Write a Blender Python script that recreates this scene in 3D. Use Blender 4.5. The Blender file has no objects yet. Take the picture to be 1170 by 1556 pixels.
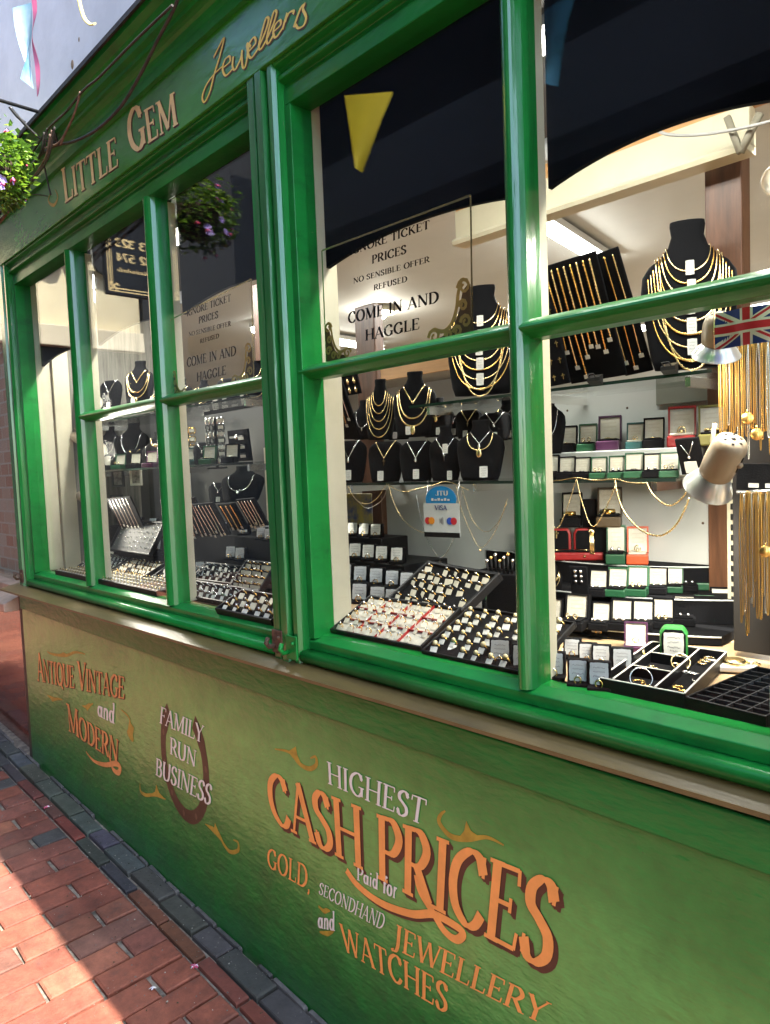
import bpy, math, random
from mathutils import Vector, Matrix
random.seed(7)
C = bpy.context.scene.collection
SC = bpy.context.scene
R = math.radians
# ------------------------------------------------------------------ camera
CAM = Vector((0.0, -1.1, 1.47))
YAW, PITCH, ROLL, FPX = 0.804993255, 0.0640521393, -0.0395703836, 1080.68289
fw = Vector((-math.sin(YAW) * math.cos(PITCH), math.cos(YAW) * math.cos(PITCH), -math.sin(PITCH)))
rt0 = Vector((math.cos(YAW), math.sin(YAW), 0.0))
up0 = rt0.cross(fw)
rt = math.cos(ROLL) * rt0 + math.sin(ROLL) * up0
up = -math.sin(ROLL) * rt0 + math.cos(ROLL) * up0
cd = bpy.data.cameras.new('camera')
cam = bpy.data.objects.new('camera', cd)
C.objects.link(cam)
cd.sensor_fit = 'VERTICAL'
cd.sensor_height = 36.0
cd.lens = FPX / 1556.0 * 36.0
cd.clip_start = 0.02
cd.clip_end = 500.0
cam.matrix_world = Matrix(((rt.x, up.x, -fw.x, CAM.x), (rt.y, up.y, -fw.y, CAM.y), (rt.z, up.z, -fw.z, CAM.z), (0, 0, 0, 1)))
SC.camera = cam
# ------------------------------------------------------------------ light
SUN_EL, SUN_AZ = R(56), R(8.2)        # to-sun direction: mostly along the lane (+x), a little from behind the shop (+y)
to_sun = Vector((math.cos(SUN_EL) * math.cos(SUN_AZ), math.cos(SUN_EL) * math.sin(SUN_AZ), math.sin(SUN_EL)))
w = bpy.data.worlds.new('World')
SC.world = w
w.use_nodes = True
nt = w.node_tree
sky = nt.nodes.new('ShaderNodeTexSky')
sky.sky_type = 'NISHITA'
sky.sun_disc = False
sky.sun_elevation = SUN_EL
sky.sun_rotation = R(90) - SUN_AZ
bg = nt.nodes['Background']
bg.inputs['Strength'].default_value = 0.15
nt.links.new(sky.outputs[0], bg.inputs['Color'])
sl = bpy.data.lights.new('sun', 'SUN')
sl.energy = 3.0
sl.angle = R(0.5)
sl.color = (1.0, 0.95, 0.87)
so = bpy.data.objects.new('sun', sl)
C.objects.link(so)
so.rotation_euler = (-to_sun).to_track_quat('-Z', 'Y').to_euler()
so.location = (3, 1, 9)
SC.view_settings.view_transform = 'Standard'
SC.view_settings.look = 'None'
SC.view_settings.gamma = 1.0
SC.view_settings.exposure = 2.82
try:
    SC.cycles.use_denoising = True
    SC.cycles.max_bounces = 8
    SC.cycles.transparent_max_bounces = 16
    SC.cycles.sample_clamp_indirect = 6.0
    SC.cycles.caustics_reflective = False
    SC.cycles.caustics_refractive = False
except Exception:
    pass

# ------------------------------------------------------------------ helpers
def ray(px, py):
    return fw + rt * ((px - 585.0) / FPX) - up * ((py - 778.0) / FPX)
def at(px, py, y):                    # the point of a photo pixel on the vertical plane at depth y
    d = ray(px, py); return CAM + d * ((y - CAM.y) / d.y)
def atz(px, py, z):                   # the same on a level plane
    d = ray(px, py); return CAM + d * ((z - CAM.z) / d.z)
def atx(px, py, x):
    d = ray(px, py); return CAM + d * ((x - CAM.x) / d.x)
def ppm(P):                           # photo pixels per metre at a point
    return FPX / (Vector(P) - CAM).dot(fw)

MATS = {}
def mat(name, col, rough=0.5, metal=0.0, var=0.0, vscale=8.0, bump=0.0, bscale=40.0, emit=0.0, coat=0.0, col2=None, spec=0.5, stretch=(1, 1, 1), chips=0.0):
    if name in MATS: return MATS[name]
    m = bpy.data.materials.new(name); m.use_nodes = True
    n = m.node_tree.nodes; l = m.node_tree.links
    b = n['Principled BSDF']
    b.inputs['Base Color'].default_value = (*col, 1)
    b.inputs['Roughness'].default_value = rough
    b.inputs['Metallic'].default_value = metal
    b.inputs['Coat Weight'].default_value = coat
    b.inputs['Coat Roughness'].default_value = 0.06
    b.inputs['Specular IOR Level'].default_value = spec
    if emit:
        b.inputs['Emission Color'].default_value = (*col, 1)
        b.inputs['Emission Strength'].default_value = emit
    if var or bump:
        tc = n.new('ShaderNodeTexCoord')
        mp = n.new('ShaderNodeMapping'); mp.inputs['Scale'].default_value = stretch
        l.new(tc.outputs['Object'], mp.inputs[0])
    if var:
        t = n.new('ShaderNodeTexNoise'); t.inputs['Scale'].default_value = vscale; t.inputs['Detail'].default_value = 6
        t.inputs['Roughness'].default_value = 0.65
        l.new(mp.outputs[0], t.inputs['Vector'])
        r = n.new('ShaderNodeValToRGB')
        c2 = col2 or tuple(min(1, c * (1 + var)) for c in col); c1 = tuple(c * (1 - var) for c in col) if not col2 else col
        r.color_ramp.elements[0].position = 0.35; r.color_ramp.elements[1].position = 0.65
        r.color_ramp.elements[0].color = (*c1, 1); r.color_ramp.elements[1].color = (*c2, 1)
        l.new(t.outputs['Fac'], r.inputs[0]); l.new(r.outputs[0], b.inputs['Base Color'])
    if bump:
        t2 = n.new('ShaderNodeTexNoise'); t2.inputs['Scale'].default_value = bscale; t2.inputs['Detail'].default_value = 4
        l.new(mp.outputs[0], t2.inputs['Vector'])
        bp = n.new('ShaderNodeBump'); bp.inputs['Strength'].default_value = bump; bp.inputs['Distance'].default_value = 0.004
        l.new(t2.outputs['Fac'], bp.inputs['Height']); l.new(bp.outputs[0], b.inputs['Normal'])
        if coat: l.new(bp.outputs[0], b.inputs['Coat Normal'])
    if chips:                          # chips down to old undercoat and grime that has settled in patches
        src = b.inputs['Base Color'].links[0].from_socket
        for sc_, lo, hi, c_, amt in ((48, .695, .72, (.22, .21, .14), .7), (14, .54, .74, (.008, .045, .014), .7), (95, .69, .73, (.006, .010, .005), .85)):
            t3 = n.new('ShaderNodeTexNoise'); t3.inputs['Scale'].default_value = sc_; t3.inputs['Detail'].default_value = 7; t3.inputs['Roughness'].default_value = .7; l.new(mp.outputs[0] if sc_ < 90 else tc.outputs['Object'], t3.inputs['Vector'])
            q = n.new('ShaderNodeMapRange'); q.inputs['From Min'].default_value = lo; q.inputs['From Max'].default_value = hi; q.inputs['To Max'].default_value = amt * chips; l.new(t3.outputs['Fac'], q.inputs[0])
            x = n.new('ShaderNodeMix'); x.data_type = 'RGBA'; x.inputs['B'].default_value = (*c_, 1); l.new(q.outputs[0], x.inputs['Factor']); l.new(src, x.inputs['A']); src = x.outputs['Result']
        l.new(src, b.inputs['Base Color'])
    MATS[name] = m
    return m

class MB:                             # collects shapes and links them as ONE mesh object
    def __init__(s): s.v = []; s.f = []; s.m = []; s.sm = []; s.cols = None
    def add(s, vs, fs, mi=0, sm=False):
        o = len(s.v); s.v += [tuple(q) for q in vs]
        for f in fs:
            s.f.append([i + o for i in f]); s.m.append(mi); s.sm.append(sm)
        return s
    def box(s, x0, x1, y0, y1, z0, z1, mi=0):
        v = [(x, y, z) for z in (z0, z1) for y in (y0, y1) for x in (x0, x1)]
        return s.add(v, [(0, 2, 3, 1), (4, 5, 7, 6), (0, 1, 5, 4), (2, 6, 7, 3), (0, 4, 6, 2), (1, 3, 7, 5)], mi)
    def prism(s, poly, f0, f1, mi=0, sm=False):      # poly of 2-D points; f0,f1 map (a,b)->3D for the two caps
        k = len(poly)
        v = [f0(*q) for q in poly] + [f1(*q) for q in poly]
        s.add(v, [tuple(range(k))[::-1], tuple(range(k, 2 * k))], mi, False)
        o = len(s.v) - 2 * k
        for i in range(k):
            j = (i + 1) % k
            s.f.append([o + i, o + j, o + k + j, o + k + i]); s.m.append(mi); s.sm.append(sm)
        return s
    def extx(s, prof, x0, x1, mi=0, sm=False): return s.prism(prof, lambda a, b: (x0, a, b), lambda a, b: (x1, a, b), mi, sm)
    def extz(s, prof, z0, z1, mi=0, sm=False): return s.prism(prof, lambda a, b: (a, b, z0), lambda a, b: (a, b, z1), mi, sm)
    def exty(s, prof, y0, y1, mi=0, sm=False): return s.prism(prof, lambda a, b: (a, y0, b), lambda a, b: (a, y1, b), mi, sm)
    def tube(s, pts, r, seg=6, mi=0, closed=False, cap=True, rf=None, sq=1.0):
        pts = [Vector(q) for q in pts]; n = len(pts); rings = []
        pn = None; vs = []
        for i in range(n):
            a = pts[(i - 1) % n] if (closed or i > 0) else pts[i]
            b = pts[(i + 1) % n] if (closed or i < n - 1) else pts[i]
            t = (b - a).normalized() if (b - a).length > 1e-9 else Vector((0, 0, 1))
            if pn is None:
                pn = t.orthogonal().normalized()
            else:
                pn = (pn - t * pn.dot(t))
                pn = pn.normalized() if pn.length > 1e-6 else t.orthogonal().normalized()
            bn = t.cross(pn)
            rr = r * (rf(i / max(1, n - 1)) if rf else 1.0)
            for k in range(seg):
                an = 2 * math.pi * k / seg
                vs.append(pts[i] + pn * (rr * math.cos(an)) + bn * (rr * sq * math.sin(an)))
        fs = []
        for i in range(n if closed else n - 1):
            j = (i + 1) % n
            for k in range(seg):
                k2 = (k + 1) % seg
                fs.append((i * seg + k, i * seg + k2, j * seg + k2, j * seg + k))
        s.add(vs, fs, mi, True)
        if cap and not closed:
            o = len(s.v) - n * seg
            s.f.append([o + k for k in range(seg)][::-1]); s.m.append(mi); s.sm.append(False)
            s.f.append([o + (n - 1) * seg + k for k in range(seg)]); s.m.append(mi); s.sm.append(False)
        return s
    def chain(s, pts, r, mi=0, link=None, seg=5):    # tube pinched at every link so that it reads as a chain
        link = link or r * 2.6
        P = resample(pts, link / 2)
        n = len(P)
        return s.tube(P, r, seg, mi, rf=lambda t: 1.0 if int(round(t * (n - 1))) % 2 else 0.45)
    def lathe(s, prof, seg=20, mi=0, c=(0, 0, 0), sm=True):  # prof: (r,z)
        vs = []; k = len(prof)
        for i in range(seg):
            a = 2 * math.pi * i / seg
            for r, z in prof: vs.append((c[0] + r * math.cos(a), c[1] + r * math.sin(a), c[2] + z))
        fs = []
        for i in range(seg):
            j = (i + 1) % seg
            for q in range(k - 1): fs.append((i * k + q, j * k + q, j * k + q + 1, i * k + q + 1))
        return s.add(vs, fs, mi, sm)
    def sphere(s, c, r, mi=0, seg=8, rings=5, sc=(1, 1, 1)):
        vs = []; fs = []
        for i in range(rings + 1):
            p = math.pi * i / rings
            for k in range(seg):
                a = 2 * math.pi * k / seg
                vs.append((c[0] + r * sc[0] * math.sin(p) * math.cos(a), c[1] + r * sc[1] * math.sin(p) * math.sin(a), c[2] + r * sc[2] * math.cos(p)))
        for i in range(rings):
            for k in range(seg):
                k2 = (k + 1) % seg
                fs.append((i * seg + k, (i + 1) * seg + k, (i + 1) * seg + k2, i * seg + k2))
        return s.add(vs, fs, mi, True)
    def build(s, name, mats, parent=None, bevel=0.0, bseg=2):
        me = bpy.data.meshes.new(name)
        me.from_pydata(s.v, [], s.f)
        for m in (mats if isinstance(mats, (list, tuple)) else [mats]): me.materials.append(m)
        me.polygons.foreach_set('material_index', s.m)
        me.polygons.foreach_set('use_smooth', s.sm)
        if s.cols:
            ca = me.color_attributes.new('Col', 'FLOAT_COLOR', 'POINT')
            for i, c in enumerate(s.cols): ca.data[i].color = (*c, 1)
        me.update()
        o = bpy.data.objects.new(name, me); C.objects.link(o)
        if parent: o.parent = parent
        if bevel:
            b = o.modifiers.new('bevel', 'BEVEL'); b.width = bevel; b.segments = bseg; b.limit_method = 'ANGLE'; b.angle_limit = R(40)
        return o

def resample(pts, step):
    pts = [Vector(q) for q in pts]; L = [0.0]
    for a, b in zip(pts, pts[1:]): L.append(L[-1] + (b - a).length)
    n = max(2, int(L[-1] / step) + 1); out = []; j = 0
    for i in range(n):
        d = L[-1] * i / (n - 1)
        while j < len(pts) - 2 and L[j + 1] < d: j += 1
        t = (d - L[j]) / max(1e-9, L[j + 1] - L[j]); out.append(pts[j].lerp(pts[j + 1], t))
    return out
def smooth(pts, k=6, closed=False):   # Catmull-Rom
    P = [tuple(map(float, q)) for q in pts]; n = len(P); out = []
    rng = range(n) if closed else range(n - 1)
    for i in rng:
        p0 = P[(i - 1) % n] if (closed or i > 0) else P[i]; p1 = P[i]; p2 = P[(i + 1) % n]
        p3 = P[(i + 2) % n] if (closed or i + 2 < n) else p2
        for a in range(k):
            t = a / k
            out.append(tuple(0.5 * (2 * b + (c - a0) * t + (2 * a0 - 5 * b + 4 * c - d) * t * t + (3 * b - a0 - 3 * c + d) * t ** 3)
                             for a0, b, c, d in zip(p0, p1, p2, p3)))
    if not closed: out.append(P[-1])
    return out
def sag(a, b, drop, n=16):            # a hanging curve between two points
    a = Vector(a); b = Vector(b)
    return [a.lerp(b, i / n) - Vector((0, 0, drop * 4 * (i / n) * (1 - i / n))) for i in range(n + 1)]

def tag(o, label=None, cat=None, group=None, kind=None):
    if label: o['label'] = label
    if cat: o['category'] = cat
    if group: o['group'] = group
    if kind: o['kind'] = kind
    return o
def empty(name, loc=(0, 0, 0), rz=0.0, label=None, cat=None, group=None):
    o = bpy.data.objects.new(name, None); C.objects.link(o)
    o.empty_display_size = 0.05
    o.location = loc; o.rotation_euler = (0, 0, rz)
    return tag(o, label, cat, group)
KIDS = {}
def dup(o, loc=None, rz=None, label=None, group=None, scale=None, parent=None):
    c = o.copy(); C.objects.link(c)
    if parent: c.parent = parent
    if loc is not None: c.location = loc
    if rz is not None: c.rotation_euler = (0, 0, rz)
    if scale is not None: c.scale = scale
    if label: c['label'] = label
    if group: c['group'] = group
    for ch in list(o.children): dup(ch, parent=c)
    return c
PROTO = {}
def use(key, make, loc, rz, label, group, scale=None):
    """first use places the made thing itself, later uses copy it"""
    if key not in PROTO:
        o = make(); PROTO[key] = o
        o.location = loc; o.rotation_euler = (0, 0, rz); o['label'] = label
        if group: o['group'] = group
        if scale: o.scale = scale
        return o
    return dup(PROTO[key], loc, rz, label, group, scale)
ORD = ['first', 'second', 'third', 'fourth', 'fifth', 'sixth', 'seventh', 'eighth', 'ninth', 'tenth', 'eleventh', 'twelfth', 'thirteenth', 'fourteenth', 'fifteenth', 'sixteenth', 'seventeenth', 'eighteenth', 'nineteenth', 'twentieth']
def nth(i, n):
    return 'leftmost' if i == 0 else 'rightmost' if i == n - 1 else ORD[i] + ' from left'

# ------------------------------------------------------------------ materials
GREEN = mat('green_gloss_paint', (0.009, 0.19, 0.032), 0.30, var=0.22, vscale=5, bump=0.4, bscale=30, coat=0.05, spec=.22, stretch=(0.5, 0.5, 1), chips=.8)
GREENV = mat('green_post_paint', (0.009, 0.18, 0.031), 0.26, var=0.3, vscale=9, bump=0.45, bscale=45, coat=0.45, stretch=(1, 1, 0.12), chips=.9)
CREAM = mat('cream_paint', (0.56, 0.51, 0.37), 0.5, var=0.06, vscale=6, bump=0.1)
WHITE = mat('white_panel', (0.56, 0.57, 0.55), 0.45, var=0.04, vscale=3, bump=0.05, bscale=90)
WALLC = mat('shop_wall_paint', (0.50, 0.51, 0.50), 0.7, var=0.06, vscale=2)
VELVET = mat('black_velvet', (0.004, 0.004, 0.005), 0.85, bump=0.25, bscale=300, spec=0.12)
BLACKP = mat('black_plastic', (0.005, 0.005, 0.006), 0.45, spec=.25)
GOLD = mat('gold', (0.95, 0.58, 0.17), 0.24, 1.0)
RACKG = mat('deep_gold', (0.62, 0.36, 0.10), 0.3, 1.0)
PALEG = mat('pale_gold', (0.95, 0.72, 0.36), 0.27, 1.0)
SILVER = mat('silver', (0.92, 0.91, 0.88), 0.2, 1.0)
CARD = mat('white_card', (0.66, 0.64, 0.58), 0.6, var=0.05, vscale=60)
GREYCARD = mat('grey_card', (0.50, 0.51, 0.52), 0.55, var=0.08, vscale=60)
INK = mat('ink', (0.05, 0.045, 0.05), 0.7)
BLACKV = mat('black_vinyl', (0.008, 0.008, 0.009), 0.8, spec=.1)
SATIN = mat('ivory_satin', (0.56, 0.52, 0.43), 0.45, var=0.08, vscale=70, bump=0.2, bscale=160)
BROWN = mat('brown_wood', (0.10, 0.042, 0.02), 0.4, var=0.35, vscale=6, bump=0.15, bscale=30, stretch=(6, 6, 0.6))
PINE = mat('pine_board', (0.52, 0.27, 0.10), 0.5, var=0.2, vscale=5, stretch=(0.6, 6, 6))
OAK = mat('oak_floor_board', (0.50, 0.34, 0.19), 0.5, var=0.18, vscale=6, stretch=(5, 0.6, 5))
BEIGE = mat('beige_plastic', (0.36, 0.28, 0.19), 0.4, var=0.04)
LEAD = mat('weathered_bronze_sill', (0.12, 0.080, 0.025), 0.36, 0.0, var=0.22, vscale=10, bump=0.12, bscale=50, stretch=(0.4, 2, 2))
BAREW = mat('bare_weathered_wood', (0.30, 0.23, 0.14), 0.7, var=0.5, vscale=14, bump=0.6, bscale=60, stretch=(0.35, 3, 3))
RUST = mat('rusty_iron', (0.10, 0.055, 0.03), 0.75, var=0.5, vscale=60, bump=0.5, bscale=90)
GLASSG = mat('shelf_glass_edge', (0.35, 0.45, 0.42), 0.15, var=0.0)
IRON = mat('black_iron', (0.012, 0.012, 0.013), 0.4)
MIRROR = mat('lamp_reflector', (0.85, 0.85, 0.84), 0.12, 1.0)
BULB = mat('lit_bulb', (1.0, 0.90, 0.74), 0.5, emit=1.1)
TUBE = mat('lit_tube', (1.0, 0.97, 0.90), 0.5, emit=5.0)
RED = mat('red_leatherette', (0.30, 0.012, 0.012), 0.4, bump=0.2, bscale=200)
ORANGE = mat('orange_leatherette', (0.55, 0.08, 0.02), 0.45, bump=0.2, bscale=200)
BOXGR = mat('green_leatherette', (0.012, 0.075, 0.03), 0.45, bump=0.2, bscale=200)
TEAL = mat('teal_leatherette', (0.02, 0.09, 0.09), 0.45, bump=0.2, bscale=200)
PURPLE = mat('purple_leatherette', (0.06, 0.012, 0.05), 0.45, bump=0.2, bscale=200)
OLIVE = mat('olive_leatherette', (0.17, 0.15, 0.03), 0.5, bump=0.2, bscale=200)
LIME = mat('bright_green_leatherette', (0.03, 0.22, 0.04), 0.4)
def glass_mat():
    m = bpy.data.materials.new('window_glass'); m.use_nodes = True
    n = m.node_tree.nodes; l = m.node_tree.links; n.clear()
    o = n.new('ShaderNodeOutputMaterial'); mx = n.new('ShaderNodeMixShader'); tr = n.new('ShaderNodeBsdfTransparent')
    g = n.new('ShaderNodeBsdfGlossy'); g.inputs['Roughness'].default_value = 0.0
    tr.inputs['Color'].default_value = (0.97, 0.985, 0.97, 1)
    fr = n.new('ShaderNodeFresnel'); ge = n.new('ShaderNodeNewGeometry'); mr = n.new('ShaderNodeMapRange')
    mr.inputs['To Min'].default_value = 1.44; mr.inputs['To Max'].default_value = 1 / 1.44      # the sheet does not bend light, so both faces reflect alike
    l.new(ge.outputs['Backfacing'], mr.inputs[0]); l.new(mr.outputs[0], fr.inputs['IOR'])
    l.new(fr.outputs[0], mx.inputs[0]); l.new(tr.outputs[0], mx.inputs[1]); l.new(g.outputs[0], mx.inputs[2]); l.new(mx.outputs[0], o.inputs[0])
    return m
GLASS = glass_mat()

def leaf_mat(name, col):
    m = bpy.data.materials.new(name); m.use_nodes = True
    n = m.node_tree.nodes; l = m.node_tree.links; b = n['Principled BSDF']; b.inputs['Base Color'].default_value = (*col, 1); b.inputs['Roughness'].default_value = .45
    t = n.new('ShaderNodeBsdfTranslucent'); t.inputs['Color'].default_value = (col[0] * 1.3, col[1] * 1.2, col[2] * .8, 1)
    mx = n.new('ShaderNodeMixShader'); mx.inputs[0].default_value = .45
    l.new(b.outputs[0], mx.inputs[1]); l.new(t.outputs[0], mx.inputs[2]); l.new(mx.outputs[0], n['Material Output'].inputs[0]); return m
# ------------------------------------------------------------------ stroke lettering (thick and thin, with serifs)
T_, t_ = 0.066, 0.024
def _srf(x, y, l=0.13): return ([(x - l, y), (x + l, y)], 0, 0.022)
def _stem(x, y0=0.0, y1=1.0, w=T_, s0=True, s1=True):
    o = [([(x, y0), (x, y1)], 0, w)]
    if s0: o.append(_srf(x, y0 + 0.022))
    if s1: o.append(_srf(x, y1 - 0.022))
    return o
def _ln(a, b, w=t_): return ([a, b], 0, w)
def _cv(*p): return (list(p), 1, None)
def _el(cx, cy, rx, ry): return ([(cx + rx * math.cos(a * math.pi / 6), cy + ry * math.sin(a * math.pi / 6)) for a in range(12)], 2, None)
_E = [_ln((.15, .97), (.54, .97)), _ln((.54, .98), (.555, .79)), _ln((.15, .52), (.44, .52)), _ln((.44, .43), (.44, .61))]
_C = [_cv((.67, .74), (.58, .93), (.40, .978), (.17, .80), (.09, .5), (.17, .2), (.40, .022), (.58, .07), (.69, .24)), _ln((.67, .70), (.675, .97))]
_P = [_cv((.15, .97), (.42, .96), (.57, .73), (.42, .49), (.15, .47))]
GL = {
 'A': (.78, [_ln((.07, .02), (.38, 1), .03), _ln((.37, 1), (.70, .02), T_), _ln((.17, .34), (.60, .34)), _srf(.07, .022, .11), _srf(.70, .022, .12)]),
 'B': (.68, _stem(.15, s0=False, s1=False) + [_ln((.02, .97), (.3, .97)), _ln((.02, .03), (.3, .03)), _cv((.15, .97), (.40, .96), (.53, .76), (.40, .55), (.15, .53)), _cv((.2, .53), (.46, .51), (.59, .27), (.46, .04), (.15, .03))]),
 'C': (.76, _C),
 'D': (.80, _stem(.15, s0=False, s1=False) + [_ln((.02, .97), (.3, .97)), _ln((.02, .03), (.3, .03)), _cv((.15, .97), (.44, .95), (.66, .76), (.72, .5), (.66, .24), (.44, .05), (.15, .03))]),
 'E': (.65, _stem(.15) + _E + [_ln((.15, .03), (.58, .03)), _ln((.58, .02), (.60, .23))]),
 'F': (.60, _stem(.15) + _E),
 'G': (.82, _C[:1] + [_ln((.67, .70), (.675, .97))] + [_ln((.68, .05), (.68, .42), T_), _srf(.66, .42, .14)]),
 'H': (.86, _stem(.15) + _stem(.71) + [_ln((.15, .51), (.71, .51))]),
 'I': (.32, _stem(.16)),
 'J': (.46, [_cv((.27, .98), (.27, .6), (.27, .2), (.2, -.05), (.06, -.1), (.0, -.02)), _srf(.27, .978)]),
 'K': (.78, _stem(.15) + [_ln((.2, .45), (.62, .98), .03), _ln((.31, .58), (.68, .02), T_), _srf(.62, .978, .1), _srf(.69, .022, .11)]),
 'L': (.62, _stem(.15) + [_ln((.15, .03), (.56, .03)), _ln((.56, .02), (.585, .25))]),
 'M': (1.02, [_ln((.14, .02), (.16, 1), .03), _ln((.16, 1), (.49, .05), T_), _ln((.49, .05), (.84, 1), .03), _srf(.13, .022, .1), _srf(.1, .978, .09)] + _stem(.86, s1=False) + [_srf(.92, .978, .1)]),
 'N': (.86, [_ln((.14, .02), (.14, 1), .03), _ln((.14, 1), (.72, .02), T_), _ln((.72, 1), (.72, .02), .03), _srf(.14, .022, .1), _srf(.1, .978, .1), _srf(.72, .978, .11)]),
 'O': (.86, [_el(.43, .5, .34, .485)]), 'Q': (.86, [_el(.43, .5, .34, .485), _ln((.45, .12), (.82, -.14), .045)]),
 'P': (.64, _stem(.15, s1=False) + [_ln((.02, .97), (.3, .97))] + _P),
 'R': (.74, _stem(.15, s1=False) + [_ln((.02, .97), (.3, .97))] + _P + [_ln((.34, .49), (.66, .02), T_), _srf(.69, .022, .1)]),
 'S': (.60, [([(.49, .78), (.41, .94), (.27, .98), (.12, .85), (.13, .66), (.30, .52), (.47, .36), (.49, .15), (.33, .02), (.17, .05), (.08, .24)], 1, None), _ln((.49, .74), (.50, .96)), _ln((.075, .05), (.08, .28))]),
 'T': (.70, _stem(.35, s1=False) + [_ln((.05, .97), (.65, .97)), _ln((.055, .98), (.04, .78)), _ln((.645, .98), (.66, .78))]),
 'U': (.84, [_cv((.16, .98), (.16, .6), (.17, .28), (.28, .06), (.43, .02), (.6, .09), (.68, .3), (.69, .6), (.69, .98)), _srf(.16, .978), _srf(.69, .978, .1)]),
 'V': (.76, [_ln((.07, 1), (.39, 0), T_), _ln((.39, 0), (.70, 1), .03), _srf(.07, .978, .11), _srf(.70, .978, .1)]),
 'W': (1.08, [_ln((.06, 1), (.31, 0), T_), _ln((.31, 0), (.54, .95), .03), _ln((.54, .95), (.78, 0), T_), _ln((.78, 0), (1.02, 1), .03), _srf(.06, .978, .1), _srf(1.02, .978, .09)]),
 'Y': (.72, [_ln((.06, 1), (.36, .46), T_), _ln((.66, 1), (.36, .46), .03), _srf(.07, .978, .1), _srf(.66, .978, .09)] + _stem(.36, 0, .48, s1=False)),
 'a': (.52, [_el(.23, .30, .16, .27), ([(.42, .6), (.42, 0)], 0, .055), _srf(.46, .02, .06)]),
 'd': (.54, [_el(.23, .30, .16, .27), ([(.42, 1), (.42, 0)], 0, .055), _srf(.46, .02, .06), _srf(.37, .98, .07)]),
 'n': (.56, [([(.13, .6), (.13, 0)], 0, .055), _cv((.13, .42), (.24, .57), (.38, .52), (.42, .36), (.42, .02)), _srf(.13, .02, .09), _srf(.42, .02, .09)]),
 'i': (.27, [([(.13, .6), (.13, 0)], 0, .055), _srf(.13, .02, .09), ([(.13, .74), (.13, .85)], 0, .06)]),
 'f': (.34, [_cv((.36, .88), (.27, .97), (.17, .82), (.16, .5), (.16, .02)), _ln((.03, .57), (.32, .57)), _srf(.16, .02, .09)]),
 'o': (.50, [_el(.25, .30, .18, .28)]),
 'r': (.40, [([(.13, .6), (.13, 0)], 0, .055), _cv((.13, .38), (.22, .55), (.35, .54)), _srf(.13, .02, .09)]),
 ',': (.2, [([(.1, .06), (.12, -.05), (.05, -.16)], 1, .045)]), '.': (.2, [([(.1, 0), (.1, .1)], 0, .05)]),
 ' ': (.36, []),
 '0': (.56, [_el(.28, .5, .2, .48)]), '1': (.36, _stem(.18, s1=False) + [_ln((.06, .82), (.18, .99), .03)]),
 '2': (.54, [_cv((.07, .75), (.16, .95), (.32, .97), (.44, .76), (.34, .45), (.07, .05)), _ln((.06, .05), (.47, .05), .05)]),
 '3': (.52, [_cv((.08, .8), (.2, .97), (.38, .9), (.4, .68), (.2, .53)), _cv((.2, .53), (.42, .46), (.46, .22), (.3, .02), (.07, .15))]),
 '4': (.56, [_ln((.38, 0), (.38, 1), T_), _ln((.38, 1), (.05, .3), .03), _ln((.05, .3), (.52, .3), .03)]),
 '5': (.52, [_ln((.12, .96), (.44, .96), .04), _ln((.13, .96), (.1, .55), .03), _cv((.1, .55), (.3, .62), (.45, .4), (.38, .1), (.2, .02), (.06, .14))]),
 '7': (.50, [_ln((.06, .95), (.46, .95), .045), _ln((.46, .95), (.2, 0), .055)]),
}
def ribbon(mb, pts, wf, put, lay, mi, closed=False):
    """flat stroke: 2-D pts, half width per point, put(x,y,layer)->3D"""
    n = len(pts); vs = []
    for i in range(n):
        a = pts[(i - 1) % n] if (closed or i) else pts[i]; b = pts[(i + 1) % n] if (closed or i < n - 1) else pts[i]
        dx, dy = b[0] - a[0], b[1] - a[1]; L = math.hypot(dx, dy) or 1e-9
        w = wf(i, abs(dy / L), i / max(1, n - 1)); nx, ny = -dy / L * w, dx / L * w
        vs += [put(pts[i][0] + nx, pts[i][1] + ny, lay + (0 if closed else i * 5e-6)), put(pts[i][0] - nx, pts[i][1] - ny, lay + (0 if closed else i * 5e-6))]
    fs = [(2 * i, 2 * i + 1, 2 * ((i + 1) % n) + 1, 2 * ((i + 1) % n)) for i in range(n if closed else n - 1)]
    mb.add(vs, fs, mi)
def write(mb, s, put, mi=0, small=1.0, bold=1.0, lay=0.0, sp=0.03, shear=0.0):
    """s written in glyph space scaled so that the line is 0..1 long and capitals 0..1 high; put maps (s,v,layer)"""
    items = []; x = 0.0; first = True
    for ch in s:
        sc = 1.0
        if ch == ' ': first = True
        else:
            if not first: sc = small
            first = False
        adv, st = GL[ch]
        items.append((x, sc, st)); x += (adv + sp) * sc
    tot = x - sp
    k = 0
    for x0, sc, st in items:
        for pts, mode, w in st:
            P = pts if mode == 0 else smooth(pts, 5, mode == 2)
            if mode == 0 and len(P) == 2:
                pass
            P = [((x0 + q[0] * sc + shear * q[1] * sc) / tot, q[1] * sc) for q in P]
            asp = 1.0 / tot
            Q = [(q[0] / asp, q[1]) for q in P]
            wf = (lambda i, ty, t, w=w: w * sc * bold) if w is not None else (lambda i, ty, t: (t_ + (T_ * 1.12 - t_) * ty ** 0.9) * sc * bold)
            ribbon(mb, Q, wf, lambda a, b, L: put(a * asp, b, L), lay + (k % 9) * 0.00007, mi, mode == 2); k += 1
def quadmap(bl, br, tl, tr, y, off=0.0):
    """pixel corners of a line of lettering -> map onto the vertical plane y (built standing on that plane)"""
    P = [at(q[0], q[1], y) for q in (bl, br, tl, tr)]
    def put(s, v, lay):
        b = P[0].lerp(P[1], s); t = P[2].lerp(P[3], s); q = b.lerp(t, v)
        return (q.x, y - off - lay, q.z)
    return put
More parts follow.
